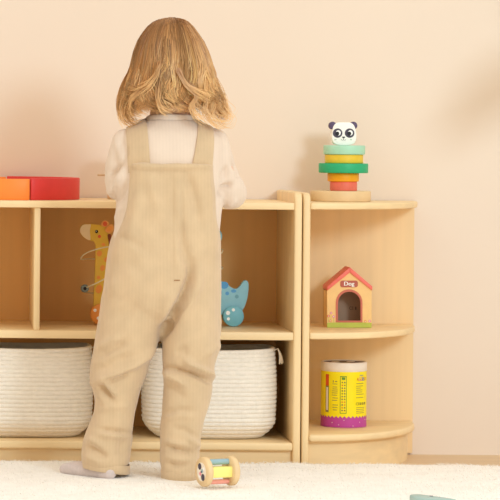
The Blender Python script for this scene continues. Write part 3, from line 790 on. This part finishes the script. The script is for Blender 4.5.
# arms: shoulder, elbow, wrist
zs = zt      # shelf top the hands rest on
armL = [P(130, 143, CYB), P(123, 178, -0.215), Vector((P(128, 190, -0.08).x, -0.075, zs + 0.028))]
armR = [P(212, 143, CYB), P(228, 190, -0.215), Vector((P(226, 190, -0.08).x, -0.070, zs + 0.028))]
for arm in (armL, armR): capsule(bd, arm, [0.026, 0.022, 0.016])
def hand(wrist, d, sx):
    """palm, four unequal bent fingers and a thumb; palm faces down on the shelf"""
    d = d.normalized(); sd = Vector((d.y, -d.x, 0)) * sx      # towards the thumb side when sx points inward
    pc = wrist + d * 0.024 + Vector((0, 0, -0.006))
    bd.loft([[wrist + d * f + sd * (w_ * math.cos(2 * PI * k / 16)) + Vector((0, 0, dz + h_ * math.sin(2 * PI * k / 16))) for k in range(16)]
             for f, w_, h_, dz in ((-0.008, 0.014, 0.013, 0), (0.012, 0.019, 0.012, -0.003), (0.03, 0.021, 0.010, -0.005), (0.043, 0.020, 0.008, -0.006))], 'skin')
    for i, (ln, o_) in enumerate(((0.030, 0.015), (0.034, 0.005), (0.031, -0.005), (0.025, -0.0145))):
        a = wrist + d * 0.036 + sd * o_ + Vector((0, 0, -0.005)); dd_ = (d + sd * o_ * 6).normalized()
        b = a + dd_ * (ln * 0.5) + Vector((0, 0, 0.002)); c = b + dd_ * (ln * 0.3) + Vector((0, 0, -0.006)); e_ = c + dd_ * (ln * 0.2) + Vector((0, 0, -0.007))
        capsule(bd, [a, b, c, e_], [0.0056, 0.0054, 0.0050, 0.0043], n=10)
    a = wrist + d * 0.012 + sd * 0.014 + Vector((0, 0, -0.006)); b = a + (d * 0.7 + sd).normalized() * 0.016; c = b + (d + sd * 0.35).normalized() * 0.015 + Vector((0, 0, -0.005))
    capsule(bd, [a, b, c], [0.0068, 0.006, 0.0048], n=10)
hand(armL[2], Vector((0.25, 1, -0.05)), 1)
hand(armR[2], Vector((-0.25, 1, -0.05)), -1)
bme = remesh(bd, 0.0026, 3)
ploc = Vector((P(145, 475, -0.27).x, -0.27, ZF))
person = link('person', bme, ['skin'], None, ploc, 80)
tag(person, 'toddler with blond bob seen from behind in beige corduroy overalls, standing at shelf', 'person')
for s in (-1, 1):
    eye = MB(); ec = hc + Vector((s * 0.026, 0.0655, -0.004))
    eye.ball(ec, 0.0095, 'white', 18, 12); eye.ball(ec + Vector((0, 0.0065, 0)), (0.0048, 0.0036, 0.0048), 'iris', 14, 10); eye.ball(ec + Vector((0, 0.0088, 0)), (0.0024, 0.002, 0.0024), 'black', 12, 8)
    eye.build('eye', person)
    MB().tube([hc + Vector((s * 0.015, 0.0735, 0.014)), hc + Vector((s * 0.027, 0.071, 0.018)), hc + Vector((s * 0.038, 0.063, 0.014))], [0.0012, 0.002, 0.001], 'lash', 8).build('eyebrow', person)
lp = MB()
for s in (-1, 1): lp.ball(hc + Vector((0, 0.0755, -0.0495 - 0.0035 * s)), (0.011, 0.0035, 0.003), 'lip', 14, 8)
lp.build('lips', person)

# --- socks
def sock(fp, leg, nm):
    s = MB(); capsule(s, fp, [0.0125, 0.0135, 0.0145, 0.010], 'sock_grey')
    capsule(s, leg, [0.026, 0.024], 'sock_grey')
    me = remesh(s, 0.003, 5)
    for v in me.vertices:
        if v.co.z < ZF - 0.003: v.co.z = ZF - 0.003
    return link('sock', me, ['sock_grey'], person, None, 80)
sock(fL, [P(104, 468, -0.262), P(107, 440, -0.262)], 'l')
sock(fR, [P(180, 470, -0.292), P(181, 440, -0.292)], 'r')

FK = 2.1
def displace(me, folds, noise_amp, noise_scale, yz=(1, 1, 1), facing=0.25, clampz=None):
    me.update(); nrm = [v.normal.copy() for v in me.vertices]
    for v, nn in zip(me.vertices, nrm):
        d = 0.0
        q = Vector((v.co.x * yz[0], v.co.y * yz[1], v.co.z * yz[2]))
        d += noise_amp * noise.noise(q * noise_scale) + noise_amp * 0.45 * noise.noise(q * noise_scale * 2.3)
        if nn.y < facing and folds:
            u, w_ = IP(v.co); k_ = min(1, max(0, (facing - nn.y) / 0.5))
            for pts, amp, wid, bb in folds:
                if not (bb[0] < u < bb[1] and bb[2] < w_ < bb[3]): continue
                best = 1e9; bt = 0; acc = 0; tot = len(pts) - 1
                for i in range(tot):
                    ax_, ay = pts[i]; bx_, by_ = pts[i + 1]; ex, ey = bx_ - ax_, by_ - ay
                    t = max(0, min(1, ((u - ax_) * ex + (w_ - ay) * ey) / (ex * ex + ey * ey)))
                    ds = math.hypot(u - ax_ - t * ex, w_ - ay - t * ey)
                    if ds < best: best = ds; bt = (i + t) / tot
                taper = min(1, 0.25 + 3 * min(bt, 1 - bt))
                d += FK * k_ * taper * amp * math.exp(-(best / wid) ** 2)
        v.co += nn * d
    me.update()
def fold(pts, amp, wid):
    us = [p[0] for p in pts]; vs = [p[1] for p in pts]; m = wid * 2.6
    return (pts, amp, wid, (min(us) - m, max(us) + m, min(vs) - m, max(vs) + m))

# --- sweater
sw = MB()
loft_tab(sw, [(119, 147, 195, CYB, 0.046), (124, 142, 200, CYB, 0.052), (129, 130, 212, CYB, 0.058), (136, 121, 222, CYB, 0.064), (150, 117, 224, CYB, 0.074), (180, 116, 224, CYB, 0.078), (215, 116, 221, CYB, 0.080), (250, 112, 218, CYB, 0.084), (270, 112, 214, CYB, 0.08)], 'knit', 2.5)
def sleeve(pts, rads): capsule(sw, cat_open(pts, 6), [interp([(0, rads[0]), (1, rads[1]), (2, rads[2]), (3, rads[3])], i / 6)[0] for i in range(3 * 6 + 1)], 'knit', 20)
sleeve([P(127, 144, CYB), P(122.5, 165, -0.23), P(121.5, 186, -0.205), Vector((armL[2].x - 0.004, -0.085, zs + 0.033))], [0.030, 0.0315, 0.030, 0.023])
sleeve([P(213, 144, CYB), P(220, 168, -0.23), P(230.5, 193, -0.205), Vector((armR[2].x + 0.004, -0.080, zs + 0.033))], [0.030, 0.0305, 0.0305, 0.024])
swm = remesh(sw, 0.0034, 8)
sf = [fold([(232, 160), (240, 172), (238, 178)], -0.005, 3), fold([(219, 198), (224, 188), (234, 184)], -0.006, 3), fold([(228, 166), (222, 180)], -0.004, 3), fold([(237, 198), (228, 206)], 0.003, 3),
      fold([(107, 176), (116, 172), (126, 160)], -0.004, 3), fold([(110, 193), (118, 184), (124, 172)], 0.004, 3.5), fold([(113, 203), (121, 195), (127, 182)], -0.004, 3), fold([(117, 140), (122, 160), (120, 180)], 0.0025, 4), fold([(114, 222), (124, 205)], 0.003, 3)]
displace(swm, sf, 0.0012, 30)
swo = link('sweater', swm, ['knit'], person, None, 80)
bvh_sw = BVHTree.FromPolygons([v.co + ploc for v in swm.vertices], [tuple(p.vertices) for p in swm.polygons])
cl = MB()
rings = []
for v_, g in ((126, 0.004), (121, 0.0015), (117.6, 0.001), (116.4, -0.001), (117.4, -0.0045), (121, -0.005)):
    q = ell(146.5, 195.5, v_, CYB, 0.044); c_ = sum(q, Vector()) / len(q)
    rings.append([c_ + (p - c_) * (1 + g / 0.044) + Vector((0, 0, -0.12 * (p.y - CYB) * 0.8)) for p in q])
cl.loft(rings, 'knit', cap=False).build('collar', swo, angle=80)

# --- overalls
ov = MB()
OY = CYB - 0.002
loft_tab(ov, [(163.6, 128.2, 211, OY, 0.0835), (180, 127.5, 211.5, OY, 0.085), (200, 125, 213, OY, 0.0875), (218, 121, 215.5, OY, 0.090), (232, 114.5, 218.5, OY, 0.093), (250, 109.5, 219.5, OY - .002, 0.097), (270, 106.5, 220, OY - .004, 0.100), (290, 104, 220.5, OY - .006, 0.100), (305, 103, 220.5, OY - .006, 0.092), (322, 106, 219.5, OY - .006, 0.070)], 'corduroy', lambda v: 5.5 if v < 215 else max(2.7, 5.5 - (v - 215) * 0.06), 4)
loft_tab(ov, [(285, 105, 172, -0.245, 0.082), (300, 101, 171, -0.245, 0.084), (320, 98, 168, -0.245, 0.080), (335, 96, 161, -0.247, 0.074), (350, 93.8, 155, -0.25, 0.068), (365, 91, 149.5, -0.252, 0.063), (378, 89.5, 145.5, -0.254, 0.058), (390, 92, 141, -0.256, 0.053), (400, 94.3, 138, -0.258, 0.050), (412, 93.5, 135.5, -0.26, 0.048), (422, 90.5, 134, -0.261, 0.048), (432, 86, 132.4, -0.262, 0.048), (443, 83, 131.5, -0.262, 0.049), (458, 82, 130.5, -0.262, 0.049), (462.5, 82.4, 129, -0.262, 0.048), (465.5, 84, 127, -0.262, 0.044)], 'corduroy', 2.2, 3)
loft_tab(ov, [(285, 158, 220, -0.25, 0.082), (300, 163, 220.5, -0.252, 0.084), (320, 164, 221, -0.258, 0.078), (335, 162, 220.3, -0.265, 0.072), (350, 161.8, 218, -0.27, 0.066), (365, 162, 214.4, -0.275, 0.060), (384, 163, 213, -0.28, 0.054), (402, 162, 209.8, -0.285, 0.050), (418, 162, 205.4, -0.288, 0.047), (432, 160.5, 202.6, -0.29, 0.046), (447, 160, 199.6, -0.292, 0.046), (460, 159.6, 199.6, -0.292, 0.046), (470, 161.4, 197.4, -0.292, 0.045), (477.5, 164.5, 194.8, -0.292, 0.043)], 'corduroy', 2.2, 3)
ovm = remesh(ov, 0.0031, 5)
OF = [
    # seat and crotch
    fold([(193, 262), (190, 280), (182, 300), (172, 318), (163, 334)], -0.011, 4.5), fold([(199, 268), (196, 288), (189, 306), (180, 324)], 0.005, 6), fold([(176, 290), (168, 305), (160, 322)], 0.004, 7),
    fold([(177, 168), (177, 200), (177.5, 240), (177, 282)], 0.0012, 4), fold([(172.5, 170), (172.5, 270)], -0.0010, 1.4), fold([(182, 170), (182, 262)], -0.0010, 1.4),
    fold([(186, 172), (191, 186), (196, 204), (200, 224)], -0.004, 5), fold([(177, 214), (181, 235), (186, 258), (190, 272)], -0.004, 5), fold([(150, 172), (153, 190), (160, 215)], 0.003, 6), fold([(140, 185), (136, 215), (128, 245)], 0.0025, 6),
    fold([(116, 236), (130, 240), (146, 250)], -0.002, 4), fold([(106, 290), (125, 282), (140, 270)], 0.002, 7), fold([(112, 318), (128, 312), (142, 300)], -0.003, 6),
    fold([(129, 165.5), (150, 166.5), (172, 167), (211, 166)], 0.0022, 2.2), fold([(129, 170), (150, 171), (172, 171.4), (211, 170.4)], -0.0014, 1.4),
    fold([(131.5, 170), (130, 195), (127, 220)], 0.0014, 1.8), fold([(208.5, 170), (210, 195), (212, 220)], 0.0014, 1.8),
    # left leg
    fold([(97, 357), (106, 351), (118, 345), (128, 342)], -0.0035, 4), fold([(98, 349), (110, 343), (122, 337)], 0.003, 4.5),
    fold([(89, 384), (98, 382), (110, 377.5), (122, 372), (132, 366), (146, 356), (155, 348)], 0.0055, 4), fold([(105, 382), (112, 379.8), (122, 376), (131, 371)], -0.0055, 2.6), fold([(92, 370), (104, 367), (118, 360), (134, 356)], -0.0032, 4.5),
    fold([(98, 384), (103, 388), (109, 395), (113, 401)], -0.005, 3), fold([(105, 382), (110, 388), (117, 397)], 0.004, 3), fold([(96, 392), (102, 398), (106, 406)], 0.002, 3.5),
    fold([(97, 410), (112, 407), (132, 406)], 0.0018, 3), fold([(99, 429), (112, 431), (130, 433)], -0.0035, 2.6), fold([(98, 434.5), (112, 435.6), (129, 437.5)], 0.0036, 3),
    fold([(86, 446), (94, 449), (102, 455), (108, 457)], -0.0045, 3.2), fold([(86, 438), (96, 442), (104, 447)], 0.003, 3.5), fold([(85, 455), (93, 459), (101, 462)], 0.0025, 3), fold([(122, 440), (121, 458)], -0.002, 4),
    # right leg
    fold([(184, 358), (190, 364), (200, 369), (208, 373.5), (214, 378)], 0.0075, 3.6), fold([(164, 367.5), (176, 369.5), (190, 373), (202, 377), (213, 383)], -0.007, 3), fold([(164, 372), (172, 376), (180, 381), (187, 387)], 0.0055, 3.4), fold([(174, 354), (184, 350), (184, 358)], -0.003, 4),
    fold([(166, 386), (176, 392), (186, 399)], -0.0025, 3.6), fold([(205, 356), (214, 349), (219, 342)], 0.0025, 4), fold([(164, 414), (178, 410), (196, 411)], -0.0022, 3), fold([(164, 419), (178, 415.4), (196, 416.4)], 0.002, 3.5),
    fold([(172, 428), (184, 430), (198, 437)], -0.0022, 3), fold([(186, 437), (194, 443), (199, 447)], 0.003, 3), fold([(166, 446), (174, 449), (186, 451.5), (194, 453)], -0.0045, 2.8), fold([(164, 441), (176, 443.5), (190, 446)], 0.003, 3), fold([(164, 456), (176, 459), (190, 461)], 0.0022, 3), fold([(166, 463), (176, 466), (188, 464)], -0.003, 2.6),
]
displace(ovm, OF, 0.0032, 17, (1.3, 1, 0.8))
zmin = ZF - 0.004
for v in ovm.vertices:
    if v.co.z < zmin: v.co.z = zmin
ovo = link('overalls', ovm, ['corduroy'], person, None, 80)
bvh_ov = BVHTree.FromPolygons([v.co + ploc for v in ovm.vertices], [tuple(p.vertices) for p in ovm.polygons])
def cuff(uL, uR, v0, v1, Y, hd, slope):
    rings = []
    for v, g in ((v0 + 3, 0.985), (v0, 1.012), (v0 + 0.6, 1.03), ((v0 + v1) / 2, 1.03), (v1 - 0.4, 1.03), (v1, 1.015), (v1 - 1.5, 0.97)):
        q = ell(uL, uR, v, Y, hd); c_ = sum(q, Vector()) / len(q)
        rings.append([c_ + (p - c_) * g + Vector((0, 0, -slope * (p.x - c_.x))) for p in q])
    MB().loft(rings, 'corduroy', cap=False).build('hem_cuff', ovo, angle=80)
cuff(82.6, 129.4, 461.5, 470.3, -0.262, 0.045, 0.13)
cuff(161.5, 197.2, 469.5, 479.0, -0.292, 0.0435, 0.02)
# straps: over the shoulders from the back edge down to the front bib
def strap(edge_back, edge_top, edge_front):
    zc_ = P(170, 172, CYB).z; rows_ = []
    n = 44
    for i in range(n + 1):
        ang = -0.10 + (PI + 0.25) * i / n
        f = min(1, max(0, math.sin(min(ang, PI / 2)))) if ang < PI / 2 else 1
        f2 = max(0, -math.cos(ang)) if ang > PI / 2 else 0
        row = []
        for k in range(7):
            w_ = k / 6
            uB = edge_back[0] + (edge_back[1] - edge_back[0]) * w_; uT = edge_top[0] + (edge_top[1] - edge_top[0]) * w_; uF = edge_front[0] + (edge_front[1] - edge_front[0]) * w_
            u = (uB + (uT - uB) * f) * (1 - f2) + uF * f2
            o_ = Vector((P(u, 172, CYB - 0.06).x, CYB, zc_))
            d = Vector((0, -math.cos(ang), math.sin(ang)))
            best = o_ + d * 0.05; nn = d
            h = bvh_sw.ray_cast(o_ + d * 0.3, -d)
            if h[0] is not None: best, nn = h[0], h[1]
            row.append((best, (nn + d).normalized()))
        rows_.append(row)
    # smooth the path
    pos = [[r_[k][0].copy() for k in range(7)] for r_ in rows_]
    for _ in range(6):
        pos = [[(pos[max(0, i - 1)][k] + 2 * pos[i][k] + pos[min(n, i + 1)][k]) / 4 for k in range(7)] for i in range(n + 1)]
    th_ = [0.0028, 0.0046, 0.0040, 0.0040, 0.0040, 0.0046, 0.0028]
    rings = []
    for i in range(n + 1):
        rings.append([pos[i][k] + rows_[i][k][1] * (th_[k] + 0.0015) for k in range(7)] + [pos[i][k] - rows_[i][k][1] * 0.004 for k in reversed(range(7))])
    return MB().loft(rings, 'corduroy').build('shoulder_strap', ovo, angle=60)
strap((129, 150.5), (127.5, 147), (140, 158))
strap((189.5, 211), (199.5, 214.5), (180, 198))
tg = MB()
def on_ov(u, v, off=0.0008):
    o_ = P(u, v, -0.6); d = (o_ - Vector((CX, CY, CZ))).normalized(); h = bvh_ov.ray_cast(o_, d); return h[0] - d * off
tg.tube([on_ov(u, 280.3) for u in (174, 176, 178, 180)], 0.0009, 'stitch', 6); tg.build('stitched_tack', ovo)

# --- hair
HY_ = -0.228
SIL = [(17.6, 170, 174), (18.3, 165, 179.5), (19.6, 159, 184.5), (22, 153.5, 188.5), (26, 148.5, 192.5), (33, 143, 197.5), (41, 138, 203), (52, 134, 208), (62, 131.5, 211.5), (72, 129.5, 214), (80, 127, 216), (91, 123.6, 218.5), (100, 121.6, 221), (110, 122, 223), (118, 125, 222), (126, 129, 219)]
DEP = [(17.6, 0.006), (18.3, 0.018), (19.6, 0.032), (22, 0.047), (26, 0.060), (33, 0.074), (41, 0.084), (62, 0.096), (80, 0.099), (91, 0.098), (100, 0.094), (110, 0.088), (118, 0.082), (126, 0.080)]
def hair_pt(v, phi, rho):
    uL, uR = interp(SIL, v); d = interp(DEP, v)[0]
    c = P((uL + uR) / 2, v, HY_); a = (uR - uL) / 2 * S(HY_)
    return Vector((c.x + rho * a * math.cos(phi), HY_ + rho * d * math.sin(phi), c.z))
hv, hf, hcol = [], [], []
def strand(pts, r0, col0, col1, n=4, taper=True):
    o_ = len(hv); m = len(pts)
    up = None
    for i, p in enumerate(pts):
        t = (pts[min(i + 1, m - 1)] - pts[max(0, i - 1)])
        t = t.normalized() if t.length > 1e-7 else Vector((0, 0, -1))
        if up is None: up = t.orthogonal().normalized()
        up = (up - t * up.dot(t)).normalized(); w_ = t.cross(up)
        f = i / (m - 1); r = r0 * (1 - 0.85 * f ** 3) if taper else r0
        cc = [a + (b - a) * f ** 0.9 for a, b in zip(col0, col1)]
        for k in range(n):
            hv.append(p + (up * math.cos(2 * PI * k / n) + w_ * math.sin(2 * PI * k / n)) * r); hcol.append(cc)
    for i in range(m - 1):
        for k in range(n):
            a, b = o_ + i * n + k, o_ + i * n + (k + 1) % n; hf.append((a, b, b + n, a + n))
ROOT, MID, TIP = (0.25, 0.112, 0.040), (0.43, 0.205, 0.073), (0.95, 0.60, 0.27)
# under-shell that follows the scalp
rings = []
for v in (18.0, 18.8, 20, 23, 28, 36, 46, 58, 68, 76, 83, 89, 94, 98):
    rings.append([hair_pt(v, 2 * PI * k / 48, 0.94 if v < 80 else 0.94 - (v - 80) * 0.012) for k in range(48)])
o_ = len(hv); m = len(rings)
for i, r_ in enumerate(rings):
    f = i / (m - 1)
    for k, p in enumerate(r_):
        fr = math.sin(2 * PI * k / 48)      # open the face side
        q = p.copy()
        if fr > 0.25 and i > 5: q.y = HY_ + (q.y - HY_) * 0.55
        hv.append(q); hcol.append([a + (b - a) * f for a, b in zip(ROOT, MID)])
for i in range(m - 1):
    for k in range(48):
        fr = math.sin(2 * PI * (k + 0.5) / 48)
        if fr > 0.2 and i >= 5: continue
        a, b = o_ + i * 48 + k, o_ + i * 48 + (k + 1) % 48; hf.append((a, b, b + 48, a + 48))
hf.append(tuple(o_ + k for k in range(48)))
for lk in range(330):
    phi0 = R.random() * 2 * PI
    front = math.sin(phi0) > 0.35 and abs(math.cos(phi0)) < 0.93
    back = -math.sin(phi0)
    vs0 = 17.8 + 34 * R.random() ** 1.8
    if front: ve0 = 52 + 12 * R.random()
    else:
        side = abs(math.cos(phi0))
        ve0 = (102 + 9 * R.random() + 7 * side ** 2) - (24 * R.random() if R.random() < 0.45 else 0)
    rho0 = 0.95 + 0.05 * R.random()
    wamp = 0.07 + 0.15 * R.random(); wfr = 1.3 + 1.6 * R.random(); wph = R.random() * 6.28; drift = R.gauss(0, 0.16)
    curl = (R.random() ** 1.4) * 0.016 * (1 if not front else 0.2); cph = R.random() * 6.28; cfr = 1.2 + R.random() * 1.3
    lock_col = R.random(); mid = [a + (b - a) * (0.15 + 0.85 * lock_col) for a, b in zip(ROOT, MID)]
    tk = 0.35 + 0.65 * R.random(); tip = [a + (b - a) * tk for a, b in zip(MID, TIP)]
    flick = R.gauss(0.0, 0.6)
    for s in range(17):
        dphi = R.gauss(0, 0.065); dr = R.gauss(0, 0.010); vs = max(17.8, vs0 + R.gauss(0, 3)); ve = ve0 + R.gauss(0, 2.0); pts = []
        nseg = 18
        for i in range(nseg + 1):
            t = i / nseg; v = vs + (ve - vs) * (1 - (1 - t) ** 1.35) if vs < 30 else vs + (ve - vs) * t
            sw_ = t * t
            ph = phi0 + dphi * (1 - 0.55 * t * t) + drift * t + wamp * sw_ * math.sin(wfr * 2 * PI * t + wph)
            rho = rho0 + dr + (0.04 * sw_ * math.sin(cfr * 2 * PI * t + cph))
            p = hair_pt(v, ph, rho)
            out = Vector((math.cos(ph), math.sin(ph), 0)); tan = Vector((-math.sin(ph), math.cos(ph), 0))
            if t > 0.55:
                g = ((t - 0.55) / 0.45) ** 1.6
                p += out * (curl * g * math.cos(cfr * 5 * g + cph)) + tan * (curl * 1.3 * g * math.sin(cfr * 5 * g + cph) + 0.008 * flick * g)
                if back > 0.55: p += Vector((0, 0.018 * g * back, 0))
            pts.append(p)
        jit = (0.75 + 0.5 * R.random()) * (0.7 + 0.55 * ((lk * 7919) % 97) / 97)
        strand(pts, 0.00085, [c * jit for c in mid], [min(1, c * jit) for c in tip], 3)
# loose curls at both sides
def loose(path, nst, spread, r=0.0007):
    for s in range(nst):
        spread_ = spread * 1.35; off = Vector((R.gauss(0, spread_ * 0.6), R.gauss(0, spread * 1.5), R.gauss(0, spread_)))
        e_ = Vector((R.gauss(0, spread * 2.6), R.gauss(0, spread * 2.4), R.gauss(0, spread * 2.6)))
        q = [P(a, b, HY_ + c) for a, b, c in path]
        pts = cat_open(q, 6); m = len(pts)
        pts = [p + off.lerp(e_, i / (m - 1)) for i, p in enumerate(pts)]
        j = 0.9 + 0.25 * R.random()
        strand(pts, r, [c * j for c in MID], [min(1, c * j) for c in TIP], 3)
for path, ns, spd in (
    ([(138, 50, 0), (130, 74, 0), (122, 94, 0), (121, 110, -.01), (127, 120, -.02), (135, 124, -.03), (141, 122, -.03)], 34, 0.0026),
    ([(140, 60, -.03), (131, 86, -.03), (125, 102, -.03), (123, 114, -.03), (128, 123, -.03)], 26, 0.0028),
    ([(150, 84, -.08), (138, 94, -.07), (131, 101, -.06), (130, 110, -.05), (134, 118, -.05)], 20, 0.0024),
    ([(204, 50, 0), (211, 74, 0), (219, 92, 0), (221, 104, -.02), (228, 114, -.02), (224, 121, -.02)], 24, 0.0030),
    ([(202, 60, -.04), (210, 86, -.04), (216, 100, -.04), (210, 110, -.05), (214, 120, -.05), (223, 122, -.04), (226, 116, -.03)], 26, 0.0030),
    ([(200, 86, -.07), (206, 98, -.07), (204, 108, -.07), (209, 118, -.07), (217, 123, -.06)], 24, 0.0028),
    ([(190, 84, -.09), (196, 96, -.09), (192, 106, -.09), (198, 116, -.085), (206, 120, -.08)], 22, 0.0026),
    ([(160, 84, -.09), (158, 98, -.09), (162, 108, -.085), (170, 112, -.08)], 20, 0.003),
    ([(178, 70, -.1), (186, 84, -.1), (198, 92, -.095), (208, 96, -.08)], 22, 0.0022),
    ([(202, 46, 0), (211, 70, 0), (219, 90, -.01), (225, 104, -.01), (223, 118, -.02)], 26, 0.0026),
    ([(210, 76, -.03), (218, 94, -.03), (219, 108, -.03), (225, 117, -.03), (229, 113, -.02)], 16, 0.0026),
    ([(132, 66, 0), (124, 84, 0), (121, 100, 0), (125, 116, -.01), (134, 121, -.02)], 20, 0.0030),
    ([(160, 62, -.1), (156, 74, -.1), (148, 84, -.095), (138, 90, -.08)], 18, 0.0024)):
    loose(path, ns, spd)
me = bpy.data.meshes.new('hair'); me.from_pydata(hv, [], hf)
ca = me.color_attributes.new('strand', 'FLOAT_COLOR', 'POINT')
ca.data.foreach_set('color', [x for c in hcol for x in (*c, 1.0)])
link('hair', me, ['hair_blond'], person, None, 80)

# ------------------------------------------------------------------ light
wd = bpy.data.worlds.new('room_light'); wd.use_nodes = True; sc.world = wd
bg = wd.node_tree.nodes['Background']; bg.inputs['Strength'].default_value = 1.0
_w = wd.node_tree; _g = _w.nodes.new('ShaderNodeTexCoord'); _s = _w.nodes.new('ShaderNodeSeparateXYZ'); _m = _w.nodes.new('ShaderNodeMix'); _m.data_type = 'RGBA'
_m.inputs['A'].default_value = (0.86, 0.755, 0.60, 1)      # room in front
_m.inputs['B'].default_value = (1.45, 1.36, 1.22, 1)       # overhead fill standing in for a pale ceiling, added to lift the rug
_w.links.new(_g.outputs['Generated'], _s.inputs[0]); _w.links.new(_s.outputs['Z'], _m.inputs['Factor']); _w.links.new(_m.outputs['Result'], bg.inputs['Color'])
ld = bpy.data.lights.new('window_light', 'AREA'); ld.shape = 'DISK'; ld.size = 0.8; ld.energy = 66; ld.color = (0.64, 0.84, 1.0)
lo_ = bpy.data.objects.new('window_light', ld); COL.objects.link(lo_)
tgt = Vector((0.0, 0.0, 0.4)); az, el, ds = math.radians(21), math.radians(17), 4.2
lo_.location = tgt + Vector((math.sin(az) * math.cos(el), -math.cos(az) * math.cos(el), math.sin(el))) * ds
lo_.rotation_euler = (tgt - lo_.location).to_track_quat('-Z', 'Y').to_euler()

vs_ = sc.view_settings
vs_.view_transform = 'Standard'; vs_.look = 'None'; vs_.exposure = -0.12; vs_.gamma = 1.0; vs_.use_curve_mapping = False
